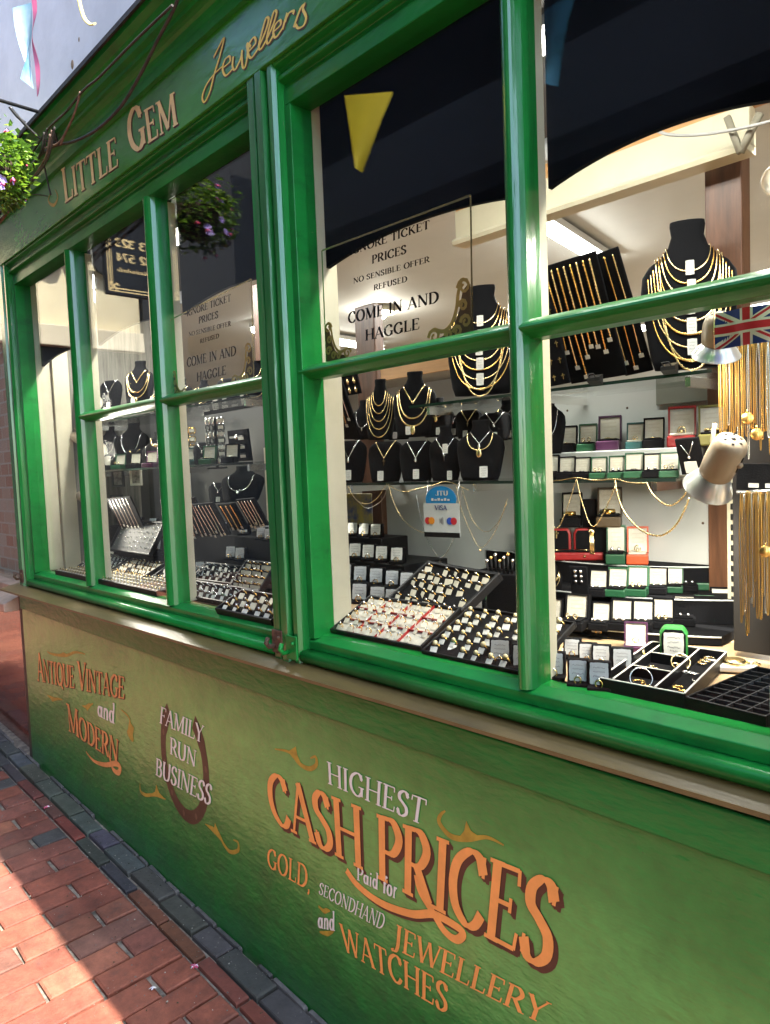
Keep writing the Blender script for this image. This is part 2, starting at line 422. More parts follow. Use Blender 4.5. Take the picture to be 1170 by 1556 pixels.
def pxput(y, off=0.0):                # strokes traced on the plane y
    def put(a, b, lay):
        return (a, y - off - lay, b)
    return put
def stroke_px(mb, px, y, w, mi=0, off=0.001, taper=True, closed=False, k=6):
    P = smooth([tuple(at(a, b, y).xz) for a, b in px], k, closed)
    n = len(P)
    ribbon(mb, P, (lambda i, ty, t: w * (0.25 + 0.75 * math.sin(math.pi * min(1, max(0, t))) if taper else 1)), pxput(y, off), 0.0, mi, closed)
# ------------------------------------------------------------------ ground
def gz(x): return 0.11 - 0.04 * (x + 2.0)
def brick_mat():
    m = bpy.data.materials.new('paving_brick'); m.use_nodes = True
    n = m.node_tree.nodes; l = m.node_tree.links; b = n['Principled BSDF']; b.inputs['Roughness'].default_value = 0.75
    at_ = n.new('ShaderNodeAttribute'); at_.attribute_name = 'Col'
    tc = n.new('ShaderNodeTexCoord')
    t1 = n.new('ShaderNodeTexNoise'); t1.inputs['Scale'].default_value = 26; t1.inputs['Detail'].default_value = 8; t1.inputs['Roughness'].default_value = 0.7
    t2 = n.new('ShaderNodeTexNoise'); t2.inputs['Scale'].default_value = 5; t2.inputs['Detail'].default_value = 6
    l.new(tc.outputs['Object'], t1.inputs[0]); l.new(tc.outputs['Object'], t2.inputs[0])
    r = n.new('ShaderNodeMapRange'); r.inputs['From Min'].default_value = 0.3; r.inputs['From Max'].default_value = 0.7; r.inputs['To Min'].default_value = 0.62; r.inputs['To Max'].default_value = 1.25
    l.new(t1.outputs['Fac'], r.inputs[0])
    r2 = n.new('ShaderNodeMapRange'); r2.inputs['From Min'].default_value = 0.3; r2.inputs['From Max'].default_value = 0.7; r2.inputs['To Min'].default_value = 0.65; r2.inputs['To Max'].default_value = 1.15
    l.new(t2.outputs['Fac'], r2.inputs[0])
    mu = n.new('ShaderNodeMath'); mu.operation = 'MULTIPLY'; l.new(r.outputs[0], mu.inputs[0]); l.new(r2.outputs[0], mu.inputs[1])
    vm = n.new('ShaderNodeVectorMath'); vm.operation = 'SCALE'; l.new(at_.outputs['Color'], vm.inputs[0]); l.new(mu.outputs[0], vm.inputs['Scale'])
    t4 = n.new('ShaderNodeTexNoise'); t4.inputs['Scale'].default_value = 9; t4.inputs['Detail'].default_value = 9; t4.inputs['Roughness'].default_value = .75; l.new(tc.outputs['Object'], t4.inputs[0])
    r4 = n.new('ShaderNodeMapRange'); r4.inputs['From Min'].default_value = .54; r4.inputs['From Max'].default_value = .68; r4.inputs['To Max'].default_value = .5; l.new(t4.outputs['Fac'], r4.inputs[0])
    m4 = n.new('ShaderNodeMix'); m4.data_type = 'RGBA'; m4.inputs['B'].default_value = (.055, .042, .034, 1); l.new(vm.outputs[0], m4.inputs['A']); l.new(r4.outputs[0], m4.inputs['Factor'])
    l.new(m4.outputs['Result'], b.inputs['Base Color'])
    t3 = n.new('ShaderNodeTexNoise'); t3.inputs['Scale'].default_value = 120; t3.inputs['Detail'].default_value = 5
    l.new(tc.outputs['Object'], t3.inputs[0])
    bp = n.new('ShaderNodeBump'); bp.inputs['Strength'].default_value = 0.5; bp.inputs['Distance'].default_value = 0.004
    l.new(t3.outputs['Fac'], bp.inputs['Height']); l.new(bp.outputs[0], b.inputs['Normal'])
    return m
BRICK = brick_mat()
MORTAR = mat('lime_mortar', (0.17, 0.145, 0.11), 0.9, var=0.6, vscale=30, bump=0.6, bscale=120)
def paver(mb, q, dz, col):
    """q: four ground corners (x,y) in order; a bevelled block standing slightly out of the mortar"""
    cx = sum(p[0] for p in q) / 4; cy = sum(p[1] for p in q) / 4
    top = []; bot = []; mid = []
    tx, ty = random.uniform(-.008, .008), random.uniform(-.008, .008)
    for (x, y) in q:
        h = gz(x) + dz + tx * (x - cx) + ty * (y - cy)
        jx, jy = random.uniform(-.002, .002), random.uniform(-.002, .002); x += jx; y += jy
        L = math.hypot(x - cx, y - cy); k = 1 - 0.006 / L
        top.append((cx + (x - cx) * k, cy + (y - cy) * k, h)); mid.append((x, y, h - 0.004)); bot.append((x, y, gz(x) - 0.012))
    n0 = len(mb.v)
    mb.add(top + mid + bot, [(0, 1, 2, 3)] + [(4 + i, 4 + (i + 1) % 4, (i + 1) % 4, i) for i in range(4)] + [(8 + i, 8 + (i + 1) % 4, 4 + (i + 1) % 4, 4 + i) for i in range(4)])
    mb.cols += [col] * (len(mb.v) - n0)
REDS = [tuple(c * q for c, q in zip(k_, (1.06, .92, .82))) for k_ in [(0.25, 0.085, 0.052), (0.22, 0.072, 0.046), (0.27, 0.105, 0.066), (0.20, 0.076, 0.055), (0.28, 0.115, 0.07), (0.17, 0.08, 0.058), (0.19, 0.095, 0.072)]]
GREYS = [(0.066, 0.062, 0.056), (0.078, 0.072, 0.065), (0.060, 0.055, 0.050), (0.088, 0.08, 0.072)]
WALLY = -0.08
pv = MB(); pv.cols = []
W_, L_, J_ = 0.088, 0.215, 0.009
x = -9.0; k = 0
while x < 3.0:
    y = -0.206 - (0.0 if k % 2 else (L_ + J_) / 2)
    if k % 2 == 0:
        paver(pv, [(x, -0.206 - 0.098), (x + W_, -0.206 - 0.098), (x + W_, -0.206), (x, -0.206)], 0.006, random.choice(REDS[:4] + GREYS[:1]))
    while y > -3.15:
        col = random.choice(REDS)
        f = random.uniform(0.8, 1.15); col = tuple(c * f for c in col)
        paver(pv, [(x, y - L_), (x + W_, y - L_), (x + W_, y), (x, y)], 0.006 + random.uniform(-.002, .0025), col); y -= L_ + J_
    x += W_ + J_; k += 1
x = -9.0
while x < 3.0:                        # a stretcher course laid along the kerb
    paver(pv, [(x, -0.198), (x + .208, -0.198), (x + .208, -0.158), (x, -0.158)], 0.007, tuple(c * random.uniform(.55, .8) for c in random.choice(REDS[:4] + GREYS[:1]))); x += 0.219
pvo = pv.build('pavement', BRICK); tag(pvo, kind='structure')
g = MB(); g.add([(-40, -40, gz(-40) - .006 - .2), (40, -40, gz(40) - .2), (40, 40, gz(40) - .2), (-40, 40, gz(-40) - .2)], [(0, 1, 2, 3)])
tag(g.build('ground', mat('earth', (0.2, 0.17, 0.14), 0.9, var=0.2)), kind='structure')
g = MB(); g.add([(-9.2, -3.4, gz(-9.2) - .006), (3.2, -3.4, gz(3.2) - .006), (3.2, 0.5, gz(3.2) - .006), (-9.2, 0.5, gz(-9.2) - .006)], [(0, 1, 2, 3)])
tag(g.build('lane', MORTAR), kind='structure')
kb = MB(); kb.cols = []
x = -9.0
while x < 3.0:
    L = random.choice((.13, .17, .2, .2, .24)); yo = random.uniform(-.004, .004)
    col = tuple(c * random.uniform(.8, 1.2) for c in random.choice(GREYS))
    paver(kb, [(x, -0.150 + yo), (x + L, -0.150 + yo), (x + L, -0.09 + yo * .3), (x, -0.09 + yo * .3)], 0.014 + random.uniform(-.003, .003), col)
    x += L + 0.01
x = -9.0
while x < 3.0:                        # thin slips of stone in the gutter against the wall
    L = random.uniform(.05, .16)
    if random.random() < .7: paver(kb, [(x, -0.0885), (x + L, -0.0885), (x + L, -0.077), (x, -0.077)], 0.017, tuple(c * 1.3 for c in random.choice(GREYS)))
    x += L + .012
tag(kb.build('kerb', BRICK), kind='structure')
gr = MB(); rg = random.Random(3)       # grit and crumbs of mortar on the paving and in the gutter
for i in range(900):
    x = rg.uniform(-4.5, -.6); y = -.16 - abs(rg.gauss(0, .16)) if i % 3 else rg.uniform(-.15, -.085); z = gz(x) + .006 + (.010 if y > -.15 else .002); r_ = rg.uniform(.0008, .0030)
    gr.add([(x + r_ * rg.uniform(.7, 1.6), y, z), (x - r_ * .5, y + r_, z), (x - r_ * .6, y - r_ * rg.uniform(.6, 1.3), z), (x, y, z + r_)], [(0, 1, 3), (1, 2, 3), (2, 0, 3)], rg.choice((0, 0, 1, 2)))
tag(gr.build('grit', [mat('grey_grit', (.16, .15, .13), .9), mat('pale_grit', (.4, .37, .3), .9), mat('dark_moss_crumb', (.03, .04, .018), .95)]), 'loose grit and crumbs of mortar scattered over the bricks and gutter', 'grit', kind='stuff')
PETAL = mat('fuchsia_pink_petal', (0.75, 0.08, 0.20), 0.5, var=0.3, vscale=60); PALE = mat('pale_petal', (0.8, 0.7, 0.75), 0.5); LILAC = mat('lilac_petal', (0.42, 0.30, 0.75), 0.5, var=0.2, vscale=60)
def fallen(px, py, ms, label, sc=1.0):
    P = atz(px, py, gz(-2.0)); P = atz(px, py, gz(P.x) + .008)
    o = MB()
    for i in range(7):
        a = i * 0.9 + random.uniform(-.3, .3); L = random.uniform(.008, .016) * sc
        c, s_ = math.cos(a), math.sin(a); wd = .004 * sc
        pts = [(0, 0, .004), (c * L * .5 - s_ * wd, s_ * L * .5 + c * wd, .008 * sc), (c * L, s_ * L, .003), (c * L * .5 + s_ * wd, s_ * L * .5 - c * wd, .006 * sc)]
        o.add(pts, [(0, 1, 2, 3)], i % 2)
    b = o.build('fallen_flower', ms); b.location = P; tag(b, label, 'flower')
fallen(70, 1228, [PETAL, PALE], 'pink fuchsia flower fallen on the far bricks beside the kerb')
fallen(296, 1470, [PETAL, PALE], 'pink fuchsia flower fallen on the near bricks towards the bottom of the lane')
fallen(232, 1503, [PALE, CARD], 'small white petal fallen on a red brick near the shadow edge', .7)

# ------------------------------------------------------------------ the shop front: one thing, its parts below
shop = empty('shop', (0, 0, 0), 0, "green painted jeweller's shop front with gold lettering on fascia and stall riser", 'shop')
XL, XR = -3.54, 1.6
PY = -0.075                           # face of the stall riser
# stall riser
BANDG = mat('green_band_paint', (0.014, 0.17, 0.030), 0.34, var=0.25, vscale=7, bump=0.6, bscale=70, coat=0.1, spec=.3, stretch=(0.35, 1, 1), chips=.7)
def riser_mat():
    m = bpy.data.materials.new('sign_painted_panel'); m.use_nodes = True  # green panel with the paving's reflection painted in
    n = m.node_tree.nodes; l = m.node_tree.links; b = n['Principled BSDF']
    tc = n.new('ShaderNodeTexCoord'); sx = n.new('ShaderNodeSeparateXYZ'); l.new(tc.outputs['Object'], sx.inputs[0])
    def noise(scale, det, vec=None, rough=.6):
        t = n.new('ShaderNodeTexNoise'); t.inputs['Scale'].default_value = scale; t.inputs['Detail'].default_value = det; t.inputs['Roughness'].default_value = rough
        l.new(vec or tc.outputs['Object'], t.inputs['Vector']); return t
    def math_(op, a, b_=None):
        q = n.new('ShaderNodeMath'); q.operation = op
        for i, v in enumerate((a, b_)):
            if v is None: continue
            if isinstance(v, (int, float)): q.inputs[i].default_value = v
            else: l.new(v, q.inputs[i])
        return q.outputs[0]
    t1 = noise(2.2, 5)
    # reflection of the sunlit paving, painted into the green as a cloudy olive band
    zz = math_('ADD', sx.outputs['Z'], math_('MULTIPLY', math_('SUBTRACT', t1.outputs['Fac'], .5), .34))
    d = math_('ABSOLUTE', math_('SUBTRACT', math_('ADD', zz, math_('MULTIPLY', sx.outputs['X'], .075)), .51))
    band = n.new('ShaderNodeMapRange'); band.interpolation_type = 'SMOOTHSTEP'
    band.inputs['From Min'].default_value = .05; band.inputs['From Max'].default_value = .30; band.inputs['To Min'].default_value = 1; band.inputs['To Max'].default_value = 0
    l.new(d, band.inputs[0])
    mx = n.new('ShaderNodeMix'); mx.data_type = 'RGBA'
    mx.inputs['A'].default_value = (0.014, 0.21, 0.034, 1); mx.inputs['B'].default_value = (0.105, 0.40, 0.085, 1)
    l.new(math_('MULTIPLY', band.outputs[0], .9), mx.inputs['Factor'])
    t2 = noise(14, 8, None, .7)
    r2 = n.new('ShaderNodeMapRange'); r2.inputs['From Min'].default_value = .3; r2.inputs['From Max'].default_value = .7; r2.inputs['To Min'].default_value = .8; r2.inputs['To Max'].default_value = 1.15
    l.new(t2.outputs['Fac'], r2.inputs[0])
    vm = n.new('ShaderNodeVectorMath'); vm.operation = 'SCALE'; l.new(mx.outputs['Result'], vm.inputs[0]); l.new(r2.outputs[0], vm.inputs['Scale'])
    # dark dirt specks and scuffs near the ground
    t4 = noise(55, 4); sp = n.new('ShaderNodeMapRange'); sp.inputs['From Min'].default_value = .68; sp.inputs['From Max'].default_value = .78; l.new(t4.outputs['Fac'], sp.inputs[0])
    mz = n.new('ShaderNodeMix'); mz.data_type = 'RGBA'; mz.inputs['B'].default_value = (0.03, 0.03, 0.02, 1)
    l.new(vm.outputs[0], mz.inputs['A']); l.new(math_('MULTIPLY', sp.outputs[0], .6), mz.inputs['Factor']); 
    # mud splashed up from the paving, ragged at its top
    t6 = noise(11, 7, None, .75); hz_ = math_('SUBTRACT', sx.outputs['Z'], math_('MULTIPLY', math_('SUBTRACT', t6.outputs['Fac'], .42), .9))
    dz = n.new('ShaderNodeMapRange'); dz.inputs['From Min'].default_value = .06; dz.inputs['From Max'].default_value = .30; dz.inputs['To Min'].default_value = .45; dz.inputs['To Max'].default_value = 0; l.new(hz_, dz.inputs[0])
    my = n.new('ShaderNodeMix'); my.data_type = 'RGBA'; my.inputs['B'].default_value = (0.030, 0.045, 0.022, 1); l.new(mz.outputs['Result'], my.inputs['A']); l.new(dz.outputs[0], my.inputs['Factor'])
    l.new(my.outputs['Result'], b.inputs['Base Color'])
    mp = n.new('ShaderNodeMapping'); mp.inputs['Scale'].default_value = (.45, 1, 1); l.new(tc.outputs['Object'], mp.inputs[0])
    t3 = noise(46, 3, mp.outputs[0]); t5 = noise(7, 3)
    hs = math_('ADD', t3.outputs['Fac'], math_('MULTIPLY', t5.outputs['Fac'], .6))
    bp = n.new('ShaderNodeBump'); bp.inputs['Strength'].default_value = .45; bp.inputs['Distance'].default_value = .006
    l.new(hs, bp.inputs['Height']); l.new(bp.outputs[0], b.inputs['Normal']); l.new(bp.outputs[0], b.inputs['Coat Normal'])
    b.inputs['Roughness'].default_value = .33; b.inputs['Specular IOR Level'].default_value = .4; b.inputs['Coat Weight'].default_value = .38; b.inputs['Coat Roughness'].default_value = .09
    return m
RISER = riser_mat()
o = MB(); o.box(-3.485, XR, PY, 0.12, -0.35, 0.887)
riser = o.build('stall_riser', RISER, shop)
o = MB(); o.box(-3.49, XR, PY - .006, 0.12, 0.887, 0.962); bandp = o.build('riser_band', BANDG, shop, .003)
o = MB(); o.box(-3.56, -3.485, PY + .01, 0.1, -0.35, 0.96); o.build('corner_trim', mat('old_dark_wood', (.06, .045, .035), .6, var=.5, vscale=12, bump=.5, stretch=(3, 3, .4)), shop, .003)
# sill of weathered bronze/lead with a lip
def along(prof_of, xs):                # a moulding whose profile changes along its length
    o = MB(); k = len(prof_of(xs[0])); vs = []
    for x in xs: vs += [(x, q[0], q[1]) for q in prof_of(x)]
    fs = [(i * k + j, i * k + (j + 1) % k, (i + 1) * k + (j + 1) % k, (i + 1) * k + j) for i in range(len(xs) - 1) for j in range(k)]
    o.add(vs, fs + [tuple(range(k))[::-1], tuple((len(xs) - 1) * k + j for j in range(k))]); return o
sy = lambda x: -.0785 - .0145 * max(.35, -x)
XS = [-3.6, -3.0, -2.0, -1.0, -.35, XR]
sill = along(lambda x: [(sy(x), .968), (sy(x), .976), (-.052, .9925), (.02, .995), (.02, .9625), (-.07, .9625)], XS).build('sill', LEAD, shop)
along(lambda x: [(sy(x) - .0022, .969), (sy(x) - .0004, .969), (sy(x) - .0004, .9765), (sy(x) - .0016, .9765)], XS).build('sill_lip', mat('worn_sill_edge', (.15, .11, .04), .4, var=.15, vscale=10), shop)
# bead mouldings under the windows
def arc(cx, cy, r, a0, a1, n=9): return [(cx + r * math.cos(R(a0 + (a1 - a0) * i / n)), cy + r * math.sin(R(a0 + (a1 - a0) * i / n))) for i in range(n + 1)]
bead = arc(-.050, 1.008, .0145, 270, 90, 10) + [(0, 1.0225), (0, .9935)]
for xa, xb in ((-3.43, -1.516), (-1.402, XR)):
    o = MB(); o.extx(bead, xa, xb, sm=True); o.build('bead_moulding', GREEN, shop)
# posts
def post(xa, xb, yf, z0, z1):
    w_ = xb - xa
    prof = [(xa, .02), (xa, yf + .012), (xa + .008, yf), (xa + w_ * .30, yf), (xa + w_ * .33, yf + .009), (xa + w_ * .37, yf + .009), (xa + w_ * .40, yf - .003), (xa + w_ * .62, yf - .003), (xa + w_ * .66, yf + .012), (xa + w_ * .78, yf + .012), (xa + w_ * .81, yf + .002), (xb - .006, yf + .002), (xb, yf + .012), (xb, .02)]
    o = MB(); o.extz(prof, z0, z1); return o.build('post', GREENV, shop)
post(-3.54, -3.435, -.062, .985, 2.4245)
post(-1.516, -1.404, -.062, .985, 2.4245)
post(.16, .27, -.062, .985, 2.4245)
# fascia board, frieze and cornice
o = MB(); o.extx([(-.066, 2.425), (-.066, 2.60), (.06, 2.60), (.06, 2.425)], -3.6, XR)
fascia = o.build('fascia', mat('fascia_green_paint', (0.030, 0.22, 0.024), .26, var=.25, vscale=4, bump=.35, bscale=24, coat=.2, spec=.4, stretch=(.4, 1, 1), chips=.7), shop, .002)
corn = [(-.062, 2.595), (-.078, 2.597), (-.080, 2.612)] + arc(-.115, 2.612, .035, 0, 90, 6)[1:] + [(-.118, 2.655), (-.135, 2.657), (-.137, 2.668)] + [(-.150, 2.682), (-.168, 2.690), (-.170, 2.705), (.25, 2.76), (.25, 2.6)]
o = MB(); o.extx(corn, -3.6, XR); cornice = o.build('cornice', GREEN, shop)
o = MB(); o.extx([(-.182, 2.700), (-.182, 2.714), (.25, 2.772), (.25, 2.762), (-.172, 2.707)], -3.62, XR)
o.build('lead_flashing', mat('dark_lead', (.045, .042, .04), .7, var=.5, vscale=9, bump=.6, bscale=50), shop)
# window head mouldings between posts
head = [(-.058, 2.4255), (-.058, 2.418), (-.040, 2.414), (-.036, 2.404), (-.045, 2.398), (-.045, 2.388), (-.026, 2.384), (-.026, 2.372), (0.05, 2.372), (.05, 2.4255)]
def window(xa, xb, bars, ztr, name_bar=None):
    """a timber window: stiles, rail, bottom rail, mullions, glazing bar, panes, arched pelmet board"""
    win = empty('window', (0, 0, 0)); win.parent = shop
    fr = MB(); fr.extx(head, xa, xb)
    fr.box(xa, xb, -.03, .035, 2.335, 2.372)                                   # top rail
    for q0, q1 in ((xa, xa + .022), (xb - .022, xb)): fr.box(q0, q1, -.03, .035, 1.05, 2.335)
    fr.build('frame', GREEN, win, .002)
    o = MB(); o.extx([(-.030, 1.044), (-.004, 1.055), (.035, 1.055), (.035, 1.022), (-.030, 1.022)], xa, xb)
    o.build('bottom_rail', GREEN, win, .002)
    br = MB(); br.extx([(-.028, .996), (-.028, 1.0215), (.03, 1.0215), (.03, .996)], xa, xb)
    br.build('lower_rail', BAREW if xa < -2 else mat('deep_green_paint', (.006, .10, .025), .3, var=.3, vscale=8, bump=.3, stretch=(.3, 2, 2), coat=.4), win)  # right-hand rail: shade under the ledge put into a darker green
    xs = [xa + .022] + [q for b in bars for q in b] + [xb - .022]
    for b0, b1 in bars:
        c = (b0 + b1) / 2; h = (b1 - b0) / 2
        o = MB(); o.extz([(b0, .03), (b0, -.006)] + [(c - h * .98 + h * 1.96 * i / 10, -.012 - .026 * math.sin(math.pi * i / 10) ** .6) for i in range(11)] + [(b1, -.006), (b1, .03)], 1.05, 2.336, sm=False)
        o.build('mullion', GREENV, win)
    cr = MB()                                                                  # cream painted inner edges
    for b0, b1 in bars: cr.box(b0 + .002, b1 - .001, .0305, .055, 1.056, 2.33)
    cr.box(xa + .0, xa + .0215, .0355, .095, 1.056, 2.40); cr.box(xb - .0215, xb, .0355, .095, 1.056, 2.40)
    cr.build('inner_lining', CREAM, win)
    for i in range(0, len(xs), 2):
        x0, x1 = xs[i], xs[i + 1]
        if not (i == 0 and xa < -2):
            o = MB(); o.extx([(-.004, ztr - .0175)] + [(-.006 - .026 * math.sin(R(180 * k / 8)) , ztr - .0165 + .033 * k / 8) for k in range(1, 8)] + [(-.004, ztr + .0175), (.03, ztr + .0175), (.03, ztr - .0175)], x0 - .012, x1 + .012, sm=False)
            o.build('glazing_bar', GREEN, win)
        o = MB(); o.box(x0 - .004, x1 + .004, .004, .008, 1.052, 2.338); o.build('pane', GLASS, win)
        # arched black board behind the head of each light
        zs, rise = (1.966, .032) if xa > -2 else (1.983, .030)
        wd = x1 - x0
        pts = [(x0 + .001, 2.41), (x0 + .001, zs)] + [(x0 + wd * k / 24, zs + rise * (1 - (2 * k / 24 - 1) ** 2)) for k in range(1, 24)] + [(x1 - .001, zs), (x1 - .001, 2.41)]
        o = MB(); o.exty(pts, .060, .072); o.build('pelmet', mat('navy_black_board', (.004, .005, .008), .85, spec=.1), win)
    return win
window(-3.435, -1.516, [(-2.824, -2.778), (-2.16, -2.109)], 1.706)
window(-1.404, .16, [(-.78, -.742), (-.318, -.28)], 1.706)
# iron shutter hooks at the feet of the posts
def hook(x, label):
    h = empty('shutter_hook', (x, -.062, 1.035)); h.parent = shop; tag(h, label)
    o = MB(); o.box(-.022, .022, -.006, 0, -.03, .03); o.build('plate', RUST, h, .002)
    o = MB(); o.tube([(-.012, -.004, -.012), (-.012, -.022, -.012), (-.010, -.032, .0), (-.012, -.024, .012)], .006, 8); o.sphere((.010, -.008, .012), .005); o.build('pin', RUST, h)
    return h
hook(-3.49, 'rusty shutter hook'); hook(-1.490, 'rusty shutter hook'); h2 = hook(-1.425, None); h2.location = (-1.425, -.066, 1.03)
for c in h2.children: c.data = c.data.copy(); c.data.materials[0] = GREEN

# ------------------------------------------------------------------ painted lettering
GOLDP = mat('gold_sign_paint', (0.86, 0.67, 0.34), 0.35, var=.15, vscale=20)
YELP = mat('yellow_gold_paint', (0.72, 0.60, 0.10), 0.35)
ORP = mat('orange_sign_paint', (0.90, 0.40, 0.10), 0.4, var=.1, vscale=14)
ORD_ = mat('faded_orange_paint', (0.66, 0.31, 0.10), 0.45, var=.25, vscale=18)
WHP = mat('white_sign_paint', (0.77, 0.84, 0.76), 0.4, var=.06, vscale=30)
SHD = mat('brown_shade_paint', (0.075, 0.030, 0.018), 0.45, var=.2, vscale=20)
OLP = mat('ochre_flourish_paint', (0.40, 0.30, 0.035), 0.45, var=.2, vscale=30)
def line(name, s, bl, br, tl, tr, m, y=PY, small=1.0, bold=1.0, shade=None, par=None, sh=(.004, -.004), sp=.03):
    o = MB(); put = quadmap(bl, br, tl, tr, y, .0006)
    if shade is not None:
        for k in range(1, 5):
            f = k / 4
            write(o, s, lambda a, b, L, f=f, k=k: (lambda q: (q[0] + sh[0] * f, q[1] + .00012 * k, q[2] + sh[1] * f))(put(a, b, L)), 1, small, bold, 0.0, sp)
    write(o, s, put, 0, small, bold, .0013, sp)
    return o.build(name, [m] + ([shade] if shade else []), par or riser)
line('lettering', 'HIGHEST', (499, 1190), (645, 1254), (497, 1156), (651, 1215), WHP)
line('lettering', 'CASH PRICES', (413, 1246), (838, 1476), (403, 1170), (858, 1345), ORP, bold=1.2, shade=SHD, sh=(.009, -.009), sp=.0)
line('lettering', 'GOLD,', (407, 1316), (472, 1354), (407, 1287), (474, 1318), ORP, bold=1.1)
line('lettering', 'SECONDHAND', (485, 1357), (582, 1413), (487, 1340), (588, 1390), WHP)
line('lettering', 'JEWELLERY', (597, 1439), (826, 1556), (600, 1402), (838, 1524), ORP, bold=1.1)
line('lettering', 'and', (484, 1409), (510, 1414), (484, 1383), (510, 1384), WHP, bold=1.2)
line('lettering', 'WATCHES', (523, 1443), (681, 1540), (517, 1402), (684, 1497), ORP, bold=1.15)
line('lettering', 'Paid for', (543, 1336), (604, 1366), (543, 1315), (606, 1337), WHP, bold=1.15)
line('lettering', 'ANTIQUE VINTAGE', (58, 1034), (190, 1062), (55, 991), (191, 1020), ORD_, small=.8, bold=1.25, shade=SHD, sh=(.004, -.0035), sp=.0)
line('lettering', 'and', (149, 1087), (175, 1100), (149, 1061), (176, 1069), WHP, bold=1.2)
line('lettering', 'MODERN', (105, 1110), (180, 1160), (101, 1068), (182, 1116), ORD_, small=.8, bold=1.25, shade=SHD, sh=(.0045, -.004), sp=.0)
# fascia
FY = -.066
line('lettering', 'LITTLE', (99, 309), (181, 252), (93, 258), (177, 199), GOLDP, FY, small=.86, bold=1.25, shade=SHD, par=fascia, sh=(.003, -.004))
line('lettering', 'GEM', (199, 236), (272, 188), (191, 172), (264, 128), GOLDP, FY, small=.8, bold=1.3, shade=SHD, par=fascia, sh=(.004, -.005))
o = MB()
JW = [[(325, 88), (333, 72), (341, 58), (335, 84), (326, 114), (320, 138), (312, 155), (308, 148), (314, 130), (327, 112), (339, 101)],
      [(340, 103), (350, 94), (349, 86), (342, 92), (339, 106), (344, 115), (354, 105)],
      [(355, 86), (354, 101), (358, 106), (366, 90), (369, 76)], [(368, 80), (369, 100), (373, 102), (377, 82), (376, 67), (382, 71)],
      [(379, 78), (389, 66), (387, 57), (380, 66), (378, 82), (383, 88), (393, 74)],
      [(393, 74), (404, 48), (409, 30), (405, 28), (399, 48), (394, 70), (397, 75), (405, 62)],
      [(405, 62), (415, 40), (421, 20), (417, 18), (411, 38), (406, 60), (409, 66), (417, 52)],
      [(417, 48), (427, 38), (426, 31), (419, 38), (416, 50), (420, 57), (431, 42)],
      [(430, 45), (437, 20), (434, 34)], [(434, 32), (440, 20), (447, 17), (446, 22)],
      [(447, 42), (457, 14), (464, 6), (461, 14), (466, 27), (462, 39), (454, 43), (450, 38)]]
for st in JW:
    P = smooth([tuple(at(a, b, FY).xz) for a, b in st], 5)
    ribbon(o, [(a + .003, b - .003) for a, b in P], lambda i, ty, t: .0026 + .0024 * ty, pxput(FY, .0006), 0, 1)
    ribbon(o, P, lambda i, ty, t: .0016 + .0026 * ty, pxput(FY, .0014), 0, 0)
o.build('script_lettering', [mat('bright_gold_paint', (0.90, 0.70, 0.12), .35), SHD], fascia)
o = MB()
for k, p in enumerate([(77, 300), (79, 280)]): pass
stroke_px(o, [(84, 288), (88, 300), (82, 312), (74, 306), (76, 296)], FY, .006, 0); o.build('flourish', OLP, fascia)
# swashes and flourishes
o = MB()
stroke_px(o, [(527, 1322), (545, 1346), (580, 1372), (625, 1388), (655, 1388), (672, 1394), (698, 1410), (704, 1420), (693, 1427), (675, 1413), (658, 1385), (640, 1355), (634, 1330)], PY, .0085, 0, .0012, False)
stroke_px(o, [(530, 1328), (548, 1352), (582, 1378), (626, 1394), (657, 1394), (674, 1400), (700, 1416), (705, 1427), (693, 1433)], PY, .008, 1, .0006)
o.build('swash', [ORP, SHD], riser)
o = MB(); stroke_px(o, [(131, 1142), (143, 1156), (160, 1162), (176, 1160), (183, 1166), (180, 1174), (172, 1168), (167, 1150), (165, 1140)], PY, .011, 0, .0012); o.build('swash', ORD_, riser)
def flourish(a, mid, b, blob):
    o = MB(); stroke_px(o, a + mid + b, PY, .006, 0, .0008)
    P = [at(q[0], q[1], PY) for q in blob]
    o.add([(q.x, PY - .0011, q.z) for q in P], [tuple(range(len(P)))], 0); o.build('flourish', OLP, riser)
flourish([(418, 1138), (440, 1143)], [(455, 1160)], [(470, 1168), (481, 1162), (480, 1150), (472, 1152)], [(438, 1142), (450, 1134), (452, 1146), (458, 1160), (446, 1152)])
flourish([(677, 1232), (670, 1238), (668, 1250)], [(685, 1270), (710, 1275)], [(740, 1272), (766, 1284)], [(698, 1272), (706, 1262), (709, 1247), (716, 1262), (730, 1272), (712, 1277)])
flourish([(213, 1190), (214, 1202)], [(222, 1208)], [(235, 1208), (252, 1214)], [(226, 1208), (236, 1203), (238, 1192), (242, 1204), (252, 1215), (238, 1210)])
flourish([(312, 1252), (330, 1262)], [(340, 1282)], [(350, 1294), (362, 1292), (362, 1280), (355, 1276)], [(312, 1252), (326, 1258), (327, 1250), (332, 1262), (342, 1284), (328, 1268)])
flourish([(72, 990), (80, 994)], [(100, 996)], [(115, 991), (130, 994)], [(88, 995), (97, 991), (104, 995), (97, 998)])
flourish([(72, 1056), (80, 1062)], [(88, 1062)], [(95, 1063)], [(74, 1056), (84, 1060), (94, 1062), (80, 1066)])
flourish([(125, 1072), (131, 1074)], [(136, 1072)], [(142, 1069)], [(128, 1073), (136, 1068), (138, 1074), (133, 1080)])
flourish([(184, 1078), (196, 1090)], [(200, 1110)], [(202, 1125), (194, 1112), (203, 1104)], [(197, 1095), (204, 1106), (201, 1126), (194, 1112)])
flourish([(484, 1376), (492, 1384)], [(497, 1383)], [(502, 1384)], [(484, 1378), (494, 1382), (503, 1385), (492, 1386)])
flourish([(486, 1416), (494, 1418)], [(500, 1418)], [(508, 1414)], [(487, 1417), (498, 1416), (508, 1415), (498, 1421)])
